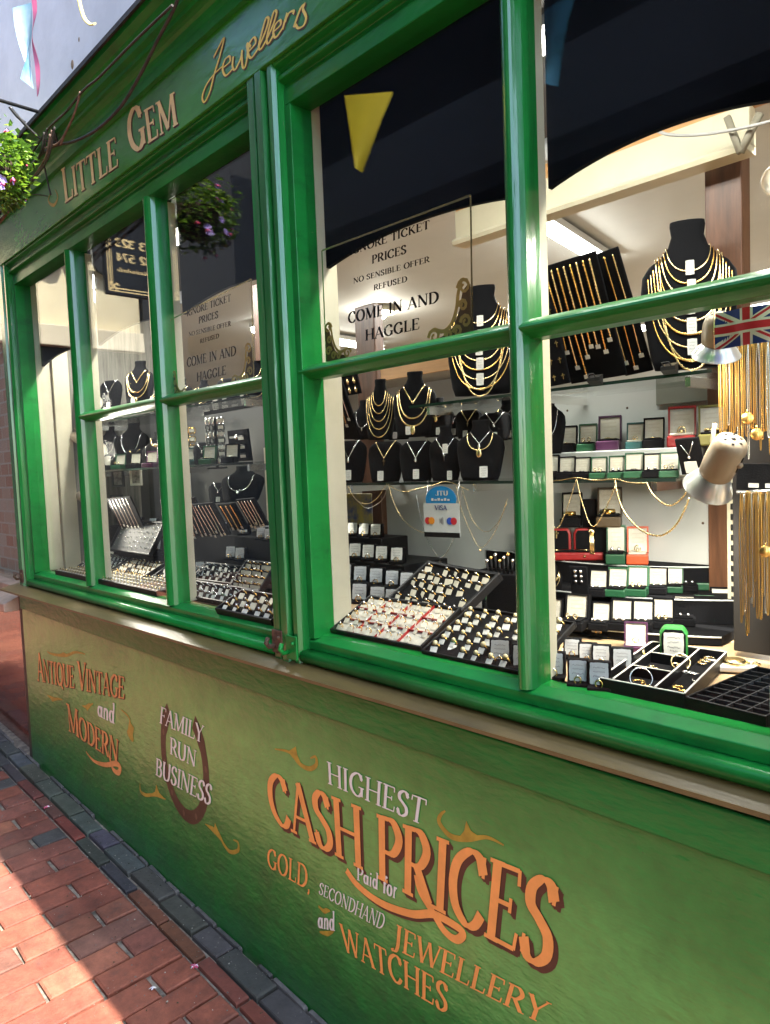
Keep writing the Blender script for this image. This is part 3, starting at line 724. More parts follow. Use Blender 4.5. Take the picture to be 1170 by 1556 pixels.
# horseshoe
def horseshoe():
    o = MB(); c = Vector(((-2.16 - 1.865) / 2, 0, .60))
    n = 34; vs = []; fs = []
    for i in range(n + 1):
        a = R(-235 + 290 * i / n)
        rx, rz = .135, .175
        e = 1.0 if 3 < i < n - 3 else .9
        wd = .022 if 3 < i < n - 3 else .027
        for rr in (1, -1):
            vs.append((c.x + (rx + rr * wd * .8) * math.cos(a), PY - .0004, c.z - .02 + (rz + rr * wd) * math.sin(a) * 1.0))
    for i in range(n): fs.append((2 * i, 2 * i + 1, 2 * i + 3, 2 * i + 2))
    o.add(vs, fs, 0)
    for i in range(4, n - 3, 4):                # nail holes
        a = R(-235 + 290 * i / n); x, z = c.x + .135 * math.cos(a), c.z - .02 + .175 * math.sin(a)
        o.add([(x + .007 * math.cos(q * math.pi / 4), PY - .0007, z + .011 * math.sin(q * math.pi / 4)) for q in range(8)], [tuple(range(8))], 1)
    o.build('horseshoe_emblem', [mat('horseshoe_brown_paint', (.042, .028, .014), .45, var=.35, vscale=22), mat('pale_brown_paint', (.12, .08, .045), .5)], riser)
horseshoe()
line('lettering', 'FAMILY', (243, 1098), (309, 1129), (245, 1073), (311, 1103), WHP, sp=.0, bold=1.15)
line('lettering', 'RUN', (259, 1145), (298, 1166), (259, 1119), (300, 1141), WHP, sp=.0, bold=1.15)
line('lettering', 'BUSINESS', (237, 1177), (321, 1224), (238, 1151), (325, 1194), WHP, sp=.0, bold=1.15)
# ------------------------------------------------------------------ walls above and beside the shop
RENDER_ = mat('lilac_white_render', (0.80, 0.785, 0.80), 0.85, var=.10, vscale=2.5, bump=.35, bscale=25)
STONE = mat('cream_render', (0.62, 0.55, 0.38), 0.85, var=.15, vscale=3, bump=.3, bscale=30)
o = MB(); o.box(-5.2, 3.2, .25, .55, 2.60, 5.6); b = o.build('upper_wall', RENDER_, shop); tag(b, 'lilac white rendered wall of the upper storey')
for px, py, r_ in ((110, 98, .016), (162, 140, .009), (120, 60, .008)):
    o = MB(); P = at(px, py, .25); o.sphere((P.x, .25, P.z), r_, 0, 8, 5, (1, .25, 1.3))
    o.build('chipped_plaster', mat('rust_stain', (.30, .20, .12), .9), shop)
def nbrick():
    m = bpy.data.materials.new('whitewashed_brick'); m.use_nodes = True; n = m.node_tree.nodes; l = m.node_tree.links
    t = n.new('ShaderNodeTexBrick'); tc = n.new('ShaderNodeTexCoord'); mp = n.new('ShaderNodeMapping'); mp.inputs['Rotation'].default_value = (1.5708, 0, 0); mp.inputs['Scale'].default_value = (4, 4, 4)
    t.inputs['Color1'].default_value = (.42, .20, .13, 1); t.inputs['Color2'].default_value = (.5, .42, .36, 1); t.inputs['Mortar'].default_value = (.5, .47, .42, 1); t.inputs['Scale'].default_value = 1.0
    l.new(tc.outputs['Object'], mp.inputs[0]); l.new(mp.outputs[0], t.inputs[0]); l.new(t.outputs[0], n['Principled BSDF'].inputs['Base Color']); n['Principled BSDF'].inputs['Roughness'].default_value = .8; return m
nb = empty('neighbouring_shop', (-3.6, 0, 0), 0, 'red glazed shopfront next door with dark window, beyond the left end of the green shop', 'shop')
def sub(o, name, m, par, bevel=0.0):
    b = o.build(name, m, None, bevel); b.parent = par; b.matrix_parent_inverse = Matrix.Translation(-Vector(par.location)); return b
o = MB(); o.box(-7.0, -3.62, -.03, .3, -.3, .86); sub(o, 'stall_riser', mat('oxblood_glazed_tile', (.16, .045, .03), .22, var=.4, vscale=5, bump=.25, bscale=14, coat=.6), nb)
o = MB(); o.extx([(-.12, .86), (-.12, .90), (-.05, .93), (-.05, .97), (.1, .97), (.1, .86)], -7.0, -3.60); sub(o, 'sill', mat('pinkish_worn_paint', (.42, .30, .22), .5, var=.25, vscale=9, bump=.2), nb, .004)
o = MB(); o.box(-7.0, -3.62, .06, .3, .97, 2.6); sub(o, 'wall', nbrick(), nb)
o = MB(); o.box(-6.9, -3.60, .02, .026, .97, 2.5); sub(o, 'window', GLASS, nb)
o = MB(); o.box(-7.0, -3.6, -.1, .3, 2.5, 2.95); sub(o, 'fascia', STONE, nb, .006)
o = MB(); o.box(-7.0, -5.2, .2, .5, 2.95, 5.6); sub(o, 'upper_wall', STONE, nb)
# ------------------------------------------------------------------ the other side of the lane (seen in the glass and the gloss paint)
far = empty('cream_building', (-7.2, -2.2, 0), 0, 'sunlit cream building closing the far end of the lane, mirrored in the glass', 'building')
o = MB(); o.box(-7.6, -7.2, -2.35, -.02, 2.95, 3.62); sub(o, 'wall', mat('sunlit_cream_render', (.78, .68, .45), .85, var=.08, vscale=2), far)
o = MB(); o.box(-7.6, -7.12, -2.35, -.02, 2.75, 2.95); sub(o, 'string_course', mat('cream_stone', (.70, .62, .45), .8), far, .01)
o = MB(); o.box(-7.6, -7.22, -2.35, -.02, -.2, 2.75); sub(o, 'shopfront', mat('charcoal_paint', (.010, .010, .011), .5), far)
o = MB(); o.extx([(-2.35, 3.621), (-2.35, 6.2), (-.02, 6.2), (-.02, 3.621)], -7.6, -7.2); sub(o, 'slate_cladding', mat('dark_slate', (.018, .019, .022), .7), far)
o = MB()
for i in range(9): o.prism([(-2.35 + i * .26, 3.63), (-2.35 + i * .26 + .25, 3.63), (-2.35 + i * .26 + .20, 3.52), (-2.35 + i * .26 + .125, 3.49), (-2.35 + i * .26 + .05, 3.52)], lambda a, c_: (-7.14, a, c_), lambda a, c_: (-7.10, a, c_))
sub(o, 'scalloped_valance', mat('dark_canvas', (.012, .012, .014), .8), far)
o = MB(); o.box(-7.7, -7.15, -6.0, -2.37, -.2, 6.2); b = sub(o, 'dark_wing', mat('dark_slate', (.018, .019, .022), .7), far)
opp = empty('navy_shopfront', (0, -3.3, 0), 0, 'dark navy boarded building with pale upper wall across the lane', 'shop')
NAVY = mat('navy_paint', (.006, .008, .012), .7, spec=.15, bump=.1)
o = MB(); o.box(-5.6, 3.2, -3.6, -3.3, 1.9, 6.2); sub(o, 'wall', NAVY, opp)
o = MB(); o.box(-5.6, 3.2, -3.6, -3.3, 6.201, 7.2); sub(o, 'upper_wall', STONE, opp)
o = MB(); o.box(-5.6, 3.2, -3.6, -3.3, -.2, 1.899); sub(o, 'lower_wall', mat('pale_grey_paint', (.09, .088, .08), .7, var=.1), opp)
x = -5.5
while x < 3.0:
    o = MB(); o.box(x, x + .09, -3.31, -3.26, 1.92, 3.4); sub(o, 'pilaster', NAVY, opp, .008); x += .62
o = MB(); o.extx([(-3.3, 3.4), (-3.1, 3.42), (-3.05, 3.55), (-3.05, 4.1), (-3.3, 4.2)], -5.6, 3.2); sub(o, 'fascia', mat('dark_slate_paint', (.030, .033, .040), .6), opp)
aw = empty('canvas_awning', (-1.2, -3.0, 2.8), 0, 'added dark canvas awning with a scalloped edge shading the far side of the lane', 'awning')  # awning added to shade the far paving and dim its reflection in the glass
ADDED_CANV = mat('dark_canvas', (.012, .012, .014), .8)  # for the added shading awning only
o = MB(); o.extx([(-3.29, 3.10), (-1.95, 2.62), (-1.95, 2.612), (-3.29, 3.09)], -5.5, 2.9); sub(o, 'canopy', ADDED_CANV, aw)  # canopy of the added awning
o = MB()
for i in range(28): x0 = -5.5 + i * .3; o.exty([(x0, 2.615), (x0 + .3, 2.615), (x0 + .3, 2.50), (x0 + .24, 2.455), (x0 + .15, 2.44), (x0 + .06, 2.455), (x0, 2.50)], -1.953, -1.948)
sub(o, 'valance', ADDED_CANV, aw)  # valance of the added awning
for x in (-5.3, -1.3, 2.7): o = MB(); o.tube([(x, -3.28, 2.2), (x, -1.97, 2.60)], .015, 6); sub(o, 'arm', IRON, aw)  # arms of the added awning
# ------------------------------------------------------------------ hanging basket, brackets, sign, bunting, cables
LEAFS = [leaf_mat('leaf_bright', (.26, .42, .05)), leaf_mat('leaf_mid', (.13, .27, .035)), leaf_mat('leaf_dark', (.05, .12, .02))]
def basket(loc):
    b = empty('hanging_basket', loc, 0, 'hanging basket of fuchsias and trailing leaves under the left end of the cornice', 'flower basket')
    o = MB(); o.lathe([(0, -.17), (.07, -.155), (.13, -.09), (.155, 0), (.147, 0), (.12, -.085), (.06, -.14), (0, -.155)], 18); o.build('basket', mat('coir_liner', (.05, .032, .018), .95, bump=.8, bscale=60), b)
    o = MB()
    for k in range(3):
        a = k * 2.094; o.tube([(.15 * math.cos(a), .15 * math.sin(a), 0), (0, 0, .26)], .0022, 5)
    o.tube([(0, 0, .26), (0, 0, .31), (.012, 0, .325), (.02, 0, .31)], .003, 6); o.build('chain', IRON, b)
    o = MB(); rnd = random.Random(5)
    for i in range(2000):
        a = rnd.uniform(0, 6.283); q = rnd.random() ** .5
        if i % 3: z = rnd.uniform(-.20, .08); r_ = .185 * (1 - max(0, -z - .06) * 2.6) + abs(rnd.gauss(0, .022))
        else: r_, z = q * .2, .03 + .11 * (1 - q * q) + rnd.gauss(0, .03)
        if rnd.random() < .1: r_, z = r_ + .05, z + rnd.uniform(0, .06)
        c = Vector((r_ * math.cos(a), r_ * math.sin(a), z))
        d = Vector((math.cos(a), math.sin(a), rnd.uniform(-.9, .5))).normalized(); d = (d + Vector((rnd.gauss(0, .5), rnd.gauss(0, .5), rnd.gauss(0, .4)))).normalized()
        s_ = d.cross(Vector((rnd.gauss(0, .3), rnd.gauss(0, .3), 1))).normalized(); nn = s_.cross(d)
        L = rnd.uniform(.02, .048); wd = L * rnd.uniform(.24, .42)
        o.add([c, c + d * L * .45 + s_ * wd + nn * L * .08, c + d * L - nn * L * .12, c + d * L * .45 - s_ * wd + nn * L * .08], [(0, 1, 2), (0, 2, 3)], rnd.choice((0, 1, 1, 2, 2)))
    o.build('foliage', LEAFS, b)
    for nm, m_, cnt in (('fuchsia_flower', PETAL, 26), ('violet_flower', LILAC, 16)):
        for i in range(cnt):
            a = rnd.uniform(-2.4, 2.0); z = rnd.uniform(-.2, .16); r_ = .215 if z < .05 else .15
            f = MB(); c = Vector((r_ * math.cos(a), r_ * math.sin(a), z))
            for k in range(5):
                e = k * 1.257; hang = m_ is PETAL
                if hang:
                    tip = c + Vector((.018 * math.cos(e), .018 * math.sin(e), -.022)); s_ = Vector((-math.sin(e), math.cos(e), 0)) * .007
                    f.add([c, c + (tip - c) * .6 + s_, tip, c + (tip - c) * .6 - s_], [(0, 1, 2), (0, 2, 3)])
                else:
                    nrm = Vector((math.cos(a), math.sin(a), .2)).normalized(); u_ = nrm.orthogonal().normalized(); v_ = nrm.cross(u_)
                    t0 = u_ * math.cos(e) + v_ * math.sin(e); s_ = nrm.cross(t0) * .011
                    f.add([c, c + t0 * .014 + s_, c + t0 * .024, c + t0 * .014 - s_], [(0, 1, 2), (0, 2, 3)])
            if m_ is PETAL: f.tube([c, c + Vector((0, 0, -.035))], .0035, 5, 1)
            f.build(nm, [m_, LILAC], b)
    return b
BK = (-2.57, -.38, 2.505)
bk_ = basket(BK); bk_.scale = (.66, .66, .66)
def bracket(x, z, reach, label):
    o = MB()
    o.tube([(x, -.13, z), (x, -reach, z), (x, -reach - .03, z + .012), (x, -reach - .04, z + .03)], .006, 8)
    o.tube(smooth([(x, -.12, z - .085), (x, -.17, z - .09), (x, -.22, z - .06), (x, -.27, z - .012), (x, -.25, z - .035), (x, -.225, z - .05)], 5), .005, 7)
    o.tube([(x, -.145, z + .02), (x, -.125, z - .09)], .007, 6)
    return tag(o.build('iron_bracket', IRON), label, 'bracket')
bracket(-2.57, 2.712, .38, 'black scrolled iron bracket carrying the hanging basket')
o = MB(); o.tube([(-2.42, -.40, 2.79), (-2.42, -.40, 2.775)], .003, 6)
# projecting sign, seen mirrored in the second pane
SX = -3.45
sg = empty('hanging_sign', (SX, -.5, 2.5), 0, 'black projecting sign with gold telephone numbers and border, mirrored in the second pane', 'sign')
pA = atx(128, 452, SX); pB = atx(203, 474, SX)
y0s, y1s = -.78, -.38
zb, ztop = 2.36, 2.86
o = MB(); o.box(SX - .012, SX + .012, y0s, y1s, zb, ztop); sub(o, 'board', mat('black_sign_board', (.012, .013, .016), .35), sg, .003)
o = MB()
XF = SX + .0126
for d in (.018, .032):
    for a, b in (((y0s + d, zb + d), (y1s - d, zb + d)), ((y1s - d, zb + d), (y1s - d, ztop - d)), ((y1s - d, ztop - d), (y0s + d, ztop - d)), ((y0s + d, ztop - d), (y0s + d, zb + d))):
        ribbon(o, [a, b], lambda i, ty, t: .003, lambda p, q, L: (XF + L, p, q), .0002, 0)
for cy, cz in ((y0s + .04, zb + .04), (y1s - .04, zb + .04)):
    for k in range(4):
        a = k * 1.571 + .785; ribbon(o, smooth([(cy, cz), (cy + .02 * math.cos(a), cz + .02 * math.sin(a)), (cy + .026 * math.cos(a + .6), cz + .026 * math.sin(a + .6))], 4), lambda i, ty, t: .004, lambda p, q, L: (XF + L, p, q), .0004 + k * .0001, 0)
sub(o, 'border', GOLDP, sg)
def signline(s, z, h, ya, yb):
    o = MB(); write(o, s, lambda a, b, L: (XF + .0006 + L, ya + (yb - ya) * a, z + h * b), 0, bold=1.4); sub(o, 'lettering', GOLDP, sg)
signline('01273 323', zb + .235, .040, y0s + .06, y1s - .06); signline('07732 574', zb + .165, .040, y0s + .06, y1s - .06)
o = MB()
for i in range(26):
    yy = y0s + .06 + i * (y1s - y0s - .12) / 26; hh = .012 if i % 4 else .02
    ribbon(o, [(yy, zb + .115), (yy + .004, zb + .115 + hh)], lambda i, ty, t: .0022, lambda p, q, L: (XF + L, p, q), .0004, 0)
    ribbon(o, [(yy, zb + .117 + (i % 3) * .004), (yy + .009, zb + .117 + (i % 3) * .004)], lambda i, ty, t: .0018, lambda p, q, L: (XF + L, p, q), .0007, 0)
sub(o, 'small_lettering', GOLDP, sg)
o = MB(); o.tube([(SX, -.15, ztop + .07), (SX, y0s - .04, ztop + .07)], .009, 8); o.tube([(SX, y0s + .05, ztop), (SX, y0s + .05, ztop + .07)], .004, 6); o.tube([(SX, y1s - .05, ztop), (SX, y1s - .05, ztop + .07)], .004, 6)
o.tube(smooth([(SX, -.16, ztop - .12), (SX, -.22, ztop - .02), (SX, -.30, ztop + .05), (SX, -.34, ztop + .03), (SX, -.31, ztop + .0)], 5), .006, 7); sub(o, 'bracket', IRON, sg)
# bunting
def pennant(P, wd, ht, m, label, yaw=0.0, lean=0.0, twist=.02):
    o = MB(); n = 8; vs = []; fs = []
    for i in range(n + 1):
        t = i / n; hw = wd / 2 * (1 - t * .88)
        for j in range(5):
            q = j / 4 * 2 - 1; yy = twist * math.sin(t * 3 + q * 1.5) * t
            vs.append((q * hw + lean * t, yy, -ht * t))
    for i in range(n):
        for j in range(4): fs.append((i * 5 + j, i * 5 + j + 1, i * 5 + j + 6, i * 5 + j + 5))
    n0 = len(vs); vs2 = vs + [(a, b + .0008, c) for a, b, c in vs]
    o.add(vs2, fs + [tuple(q + n0 for q in f)[::-1] for f in fs], 0, True)
    b = o.build('bunting_pennant', m); b.location = P; b.rotation_euler = (0, 0, yaw); return tag(b, label, 'bunting', 'bunting across the lane')
def mirror(px, py, y):                # where a thing stands in the lane whose reflection shows at a pixel
    P = at(px, py, y); return Vector((P.x, -P.y, P.z))
YEL = mat('yellow_pennant_cloth', (.85, .68, .03), .5); BLU = mat('blue_pennant_cloth', (.10, .42, .72), .5); PNK = mat('pink_pennant_cloth', (.80, .16, .32), .5); SKYB = mat('pale_blue_cloth', (.09, .33, .52), .4, var=.9, vscale=6, col2=(.45,.6,.68))
P = mirror(566, 140, .62); Lw = (at(604, 113, .62) - at(527, 160, .62)).length
pennant(P + Vector((-.03, 0, .01)), Lw * .66, .25, YEL, 'yellow pennant hanging over the lane, mirrored in the tall pane with the notice', -.72, -.045)
P2 = mirror(845, 0, .62); pennant(P2, .12, .20, BLU, 'dark blue pennant mirrored at the top of the widest pane', .1, -.03)
Q1 = at(33, 8, -.22); pennant(Q1 + Vector((0, 0, .0)), .075, .25, SKYB, 'pale blue twisted pennant hanging above the flower basket', .5, .0, .035)
Q2 = at(52, 0, -.2); o = MB()
rib = smooth([tuple(at(a, b, -.2)) for a, b in [(47, -20), (52, 20), (50, 60), (55, 100), (58, 145)]], 5)
vs = []
for i, p_ in enumerate(rib): vs += [(p_[0] - .011, p_[1], p_[2]), (p_[0] + .011, p_[1] + .006 * math.sin(i * .5), p_[2])]
nq = len(vs); o.add(vs + [(a, b + .001, c) for a, b, c in vs], [(2 * i, 2 * i + 1, 2 * i + 3, 2 * i + 2) for i in range(len(rib) - 1)] + [(nq + 2 * i + 2, nq + 2 * i + 3, nq + 2 * i + 1, nq + 2 * i) for i in range(len(rib) - 1)], 0, True)
tag(o.build('bunting_streamer', PNK), 'long pink streamer beside the pale blue pennant', 'bunting', 'bunting across the lane')
o = MB(); o.tube(smooth([tuple(at(a, b, -.2)) for a, b in [(115, -25), (122, 10), (128, 28), (137, 37), (144, 36)]], 6), .0055, 8, sq=.5)
tag(o.build('bunting_streamer', mat('yellow_ribbon', (.85, .72, .25), .5)), 'curled yellow streamer end against the lilac wall', 'bunting', 'bunting across the lane')
# old cables and dry stems along the cornice
CAB = mat('old_black_cable', (.035, .028, .024), .7, var=.4, vscale=30); STEM = mat('dry_brown_stem', (.16, .10, .07), .85, var=.4, vscale=30)
def cable(px, y, r, m, label, name='cable'):
    o = MB(); pts = [(a, b, y if len(q) < 3 else q[2]) for q in px for a, b in [q[:2]]]
    P = [tuple(at(a, b, c)) for a, b, c in pts]; o.tube(smooth(P, 6), r, 7); return tag(o.build(name, m), label, 'cable' if name == 'cable' else 'stem')
cable([(275, -14), (262, 18), (240, 60), (215, 110), (185, 160), (150, 195), (115, 214), (75, 226), (40, 260), (0, 325), (-40, 380)], -.19, .0042, CAB, 'thick black cable sweeping down the cornice from top to the bundle')
cable([(262, 8), (205, 62), (150, 118), (128, 136), (100, 170), (70, 200), (30, 262), (-20, 330)], -.20, .0032, CAB, 'thin dark cable along the cornice edge')
cable([(122, 140), (112, 175), (98, 205), (92, 220)], -.20, .0035, STEM, 'pale stem hanging beside the cable bundle', 'dry_stem')
for k, (dx, dy) in enumerate(((0, 0), (7, 3), (-5, 6), (4, 9), (11, -2))):
    cable([(72 + dx, 195 + dy), (66 + dx, 228 + dy), (50 + dx * 1.6, 252 + dy), (25 + dx * 1.3, 290 + dy), (2 + dx, 322 + dy), (-30, 365 + dy)], -.20 - .004 * k, .0032, STEM if k % 2 else CAB, ['twisted brown stem of the bundle hanging off the cornice end', 'outer stem of the brown bundle, running lowest', 'inner cable of the bundle behind the brown stems', 'short crossing stem in the bundle', 'topmost cable in the bundle by the flowers'][k], 'dry_stem' if k % 2 else 'cable')
cable([(64, 222), (66, 245), (72, 275), (77, 296)], -.10, .003, CAB, 'loose cable end dropping onto the fascia before the lettering')
cable([(30, 300), (45, 296), (60, 296), (72, 298)], -.075, .002, CAB, 'thin wire crossing the fascia to the loose cable end')
cable([(100, 200), (88, 218), (66, 226)], -.2, .003, STEM, 'short twig tied across the cable bundle', 'dry_stem')

# ------------------------------------------------------------------ shop interior shell
def st(o, name, m): return tag(o.build(name, m), kind='structure')
o = MB(); o.box(-6.4, 3.0, .6, 4.4, -.1, .15); st(o, 'floor', OAK)
o = MB(); o.box(-6.4, 3.0, .70, 4.4, 2.32, 2.42); st(o, 'ceiling', WALLC)
o = MB(); o.box(-6.4, 3.0, 4.4, 4.5, -.1, 2.4); o.box(-6.5, -6.4, .1, 4.5, -.1, 2.4); o.box(3.0, 3.1, .1, 4.5, -.1, 2.4); st(o, 'wall', WALLC)
# display bed of the windows
db = empty('window_display_bed', (-1.6, .4, 1.05), 0, 'timber display bed running behind both windows, cream lined', 'display bed')
o = MB(); o.box(-3.40, .6, .062, .74, 1.00, 1.048); sub(o, 'bed', OAK, db)
o = MB(); o.box(-3.42, -3.395, .10, .17, 1.049, 2.3); sub(o, 'end_lining', CREAM, db)
o = MB(); o.box(-3.42, -3.40, .17, .74, 1.049, 2.3); sub(o, 'end_curtain', mat('grey_cream_curtain', (.17, .16, .135), .8, var=.4, vscale=9, stretch=(1, 8, .4)), db)
o = MB(); o.box(-3.40, .6, .74, .76, .15, 1.04); sub(o, 'back_skirt', BROWN, db)
o = MB(); o.box(-3.42, .7, .072, .66, 2.36, 2.38); sub(o, 'soffit', mat('dark_soffit', (.05, .045, .04), .7), db)
# header beam with moulding, batten above it
hd = empty('header_beam', (-1, .66, 2.15), 0, 'cream header beam with moulded lower edge behind the right-hand panes', 'beam')
o = MB(); o.box(-1.43, -.585, .62, .66, 2.147, 2.235); sub(o, 'board', CREAM, hd, .002)
o = MB(); o.extx([(.605, 2.132), (.600, 2.142), (.606, 2.150), (.62, 2.152), (.66, 2.152), (.66, 2.132)], -1.43, -.585); sub(o, 'moulding', CREAM, hd)
o = MB(); o.box(-1.43, -.52, .625, .66, 2.236, 2.275); sub(o, 'batten', PINE, hd)
o = MB(); P = at(1105, 178, .58); Q = at(1125, 232, .58); P2 = at(1155, 172, .58)
o.tube([P, Q], .009, 4); o.tube([P2, Q], .009, 4); sub(o, 'strut', mat('grey_cream_strut', (.22, .20, .15), .6), hd)
o = MB(); o.tube(smooth([tuple(at(a, b, .56)) for a, b in [(1000, 200), (1020, 205), (1060, 205), (1110, 198), (1172, 184), (1210, 170)]], 6), .0035, 8)
tag(o.build('white_cable', mat('white_flex', (.34, .34, .33), .5)), 'white cable looping below the pine batten at the top right', 'cable')
# back panels
bp_ = empty('back_panel', (-1.3, .73, 1.3), 0, 'pale grey back panel of the right-hand window', 'panel')
xL, xR_ = at(590, 800, .72).x, at(1085, 800, .72).x
o = MB(); o.box(xL, xR_, .715, .735, 1.049, 1.655); sub(o, 'board', WHITE, bp_)
for px, py in ((862, 624), (953, 620), (1068, 795), (1050, 620)):
    o = MB(); P = at(px, py, .715); o.sphere(P, .0035, 0, 8, 5, (1, .4, 1)); sub(o, 'screw', RUST, bp_)
bw = empty('brown_display_post', (xR_ + .05, .72, 1.6), 0, 'dark brown timber post at the right edge of the back panel', 'post')
o = MB(); o.box(xR_ + .001, xR_ + .085, .68, .735, 1.049, 2.3); sub(o, 'post', BROWN, bw, .003)
o = MB(); P = at(1115, 800, .62); o.box(P.x - .011, P.x + .011, .61, .618, 1.06, 1.42); 
for k in range(14): o.box(P.x - .003, P.x + .003, .6085, .6095, 1.075 + k * .024, 1.089 + k * .024, 1)
b = sub(o, 'slotted_upright', [CREAM, IRON], bw)
bl = empty('brown_left_post', (xL, .72, 1.3), 0, 'brown timber post at the left edge of the back panel', 'post'); bl.name = 'brown_display_post'
o = MB(); o.box(xL - .105, xL - .001, .69, .735, 1.049, at(565, 462, .7).z); sub(o, 'post', BROWN, bl, .003)
o = MB(); P = at(578, 560, .70); Q = at(682, 560, .70); o.box(P.x, Q.x, .70, .714, at(600, 575, .7).z, at(600, 546, .7).z)
tag(o.build('pine_board', PINE), 'short pine board under the glazing bar behind the busts', 'board')
# glass shelves
def shelf(xa, xb, ya, yb, z, label):
    s_ = empty('glass_shelf', (xa, ya, z), 0, label, 'shelf', 'glass shelves in the window')
    o = MB(); o.box(xa, xb, ya, yb, z - .007, z); sub(o, 'shelf_board', GLASS, s_)
    o = MB(); o.box(xa, xb, ya - .0015, ya - .0002, z - .0075, z + .0003); sub(o, 'polished_edge', mat('shelf_dark_edge', (.012, .022, .018), .15), s_)
    for x in (xa + .06, (xa + xb) / 2, xb - .06): o = MB(); o.box(x - .006, x + .006, ya + .02, yb, z - .03, z - .0075); sub(o, 'bracket', SILVER, s_)
    return s_
ZS2 = at(940, 728, .46).z; ZS1 = at(940, 578, .46).z
shelf(-1.86, xR_ + .02, .46, .71, ZS2, 'lower glass shelf with boxes and busts, behind the right-hand window')
shelf(-1.5, xR_ + .10, .46, .71, ZS1, 'upper glass shelf carrying pads and big busts, behind the right-hand window')
ZU = at(190, 634, .22).z; ZV = at(200, 712, .22).z
shelf(-3.39, -1.99, .22, .46, ZU, 'upper glass shelf behind the left-hand window')
shelf(-3.39, -1.99, .22, .46, ZV, 'lower glass shelf behind the left-hand window')
# ceiling lights
def tube_light(a, b, label, power=10.0):
    a, b = Vector(a), Vector(b); t = empty('fluorescent_light', (a + b) / 2, 0, label, 'ceiling light')
    o = MB(); d = (b - a).normalized(); s_ = d.cross(Vector((0, 0, 1))).normalized() * .035
    vs = [a - s_, a + s_, b + s_, b - s_]; vs = [v + Vector((0, 0, .03)) for v in vs] + [v + Vector((0, 0, .055)) for v in vs]
    o.add(vs, [(3, 2, 1, 0), (4, 5, 6, 7), (0, 1, 5, 4), (1, 2, 6, 5), (2, 3, 7, 6), (3, 0, 4, 7)]); sub(o, 'batten', WHITE, t)
    o = MB(); o.tube([a + Vector((0, 0, .012)), b + Vector((0, 0, .012))], .016, 10); sub(o, 'tube', TUBE, t)
    l_ = bpy.data.lights.new('tube_glow', 'AREA'); l_.shape = 'RECTANGLE'; l_.size = (b - a).length; l_.size_y = .04; l_.energy = power; l_.color = (1, .98, .94)
    lo = bpy.data.objects.new('tube_glow', l_); C.objects.link(lo); lo.parent = t
    rot = Matrix((d, s_.normalized(), d.cross(s_.normalized()))).transposed()
    if (rot @ Vector((0, 0, -1))).z > 0: rot = Matrix((d, -s_.normalized(), d.cross(-s_.normalized()))).transposed()
    lo.matrix_world = Matrix.Translation((a + b) / 2 + Vector((0, 0, -.03))) @ rot.to_4x4()
    lo.matrix_parent_inverse = Matrix.Identity(4); lo.location = Vector((0, 0, -.03)); lo.rotation_euler = rot.to_euler()
    return t
ta, tb = atz(812, 343, 2.25), atz(930, 413, 2.25)
tube_light(ta, tb, 'lit fluorescent tube under the shop ceiling, seen in the widest pane', 5)
tube_light((-3.4, 1.2, 2.25), (-3.5, 2.3, 2.25), 'lit fluorescent tube deep in the shop behind the left-hand window', 3.4)
tube_light((-.9, 3.2, 2.25), (-2.1, 3.2, 2.25), 'lit fluorescent tube near the back wall of the shop', 12)

tube_light((-3.2, .22, 2.31), (-2.3, .22, 2.31), 'added strip light, unseen, brightening the goods in the left-hand window', 3.4)  # unseen strip tubes added behind the pelmets to brighten the window goods
tube_light((-1.3, .22, 2.31), (.3, .22, 2.31), 'added strip light, unseen, brightening the goods in the right-hand window', 2.3)

# things on and before the back wall of the shop
cb = empty('wall_cabinet', (-4.6, 4.2, 1.3), 0, 'dark glazed cabinet against the back wall of the shop', 'cabinet')
o = MB(); o.box(-5.1, -4.15, 4.1, 4.39, .9, 1.95); sub(o, 'carcass', BROWN, cb, .01)
for k in range(2): o = MB(); o.box(-5.06 + k * .47, -4.64 + k * .47, 4.085, 4.098, .95, 1.9); sub(o, 'door', mat('cabinet_grey', (.16, .17, .17), .2), cb, .004)
for k, (x, z, w_, h_) in enumerate(((-3.7, 1.75, .3, .4), (-5.6, 1.85, .34, .26), (-3.25, 1.9, .2, .28))):
    f = empty('picture_frame', (x, 4.38, z), 0, ['tall framed print on the back wall', 'wide framed print left of the cabinet on the back wall', 'small framed print high on the back wall'][k], 'frame')
    o = MB(); o.box(x - w_ / 2, x + w_ / 2, 4.36, 4.395, z - h_ / 2, z + h_ / 2); sub(o, 'moulding', [IRON, BROWN, PALEG][k], f, .006)
    o = MB(); o.box(x - w_ * .4, x + w_ * .4, 4.352, 4.358, z - h_ * .4, z + h_ * .4); sub(o, 'picture', mat('grey_photo%d' % (k % 2), (.25, .24, .22), .5, var=.7, vscale=40), f)
P = at(578, 476, 1.6); pl = empty('pendant_lamp', P, 0, 'small lit pendant lamp shining through the COME IN AND HAGGLE notice', 'lamp')
o = MB(); o.sphere(P, .035, 0, 14, 9); sub(o, 'bulb', mat('bright_bulb', (1, .93, .8), .5, emit=6.0), pl)
o = MB(); o.lathe([(.02, .09), (.03, .06), (.085, .0), (.082, .0), (.027, .055), (.017, .09)], 20, c=tuple(P)); sub(o, 'lamp_shade', CREAM, pl)
o = MB(); o.tube([P + Vector((0, 0, .09)), Vector((P.x, P.y, 2.32))], .004, 6); sub(o, 'flex', IRON, pl)
l_ = bpy.data.lights.new('pendant_glow', 'POINT'); l_.energy = 1.5; l_.color = (1, .92, .8); l_.shadow_soft_size = .04; lo = bpy.data.objects.new('pendant_glow', l_); C.objects.link(lo); lo.parent = pl; lo.location = (0, 0, -.06)
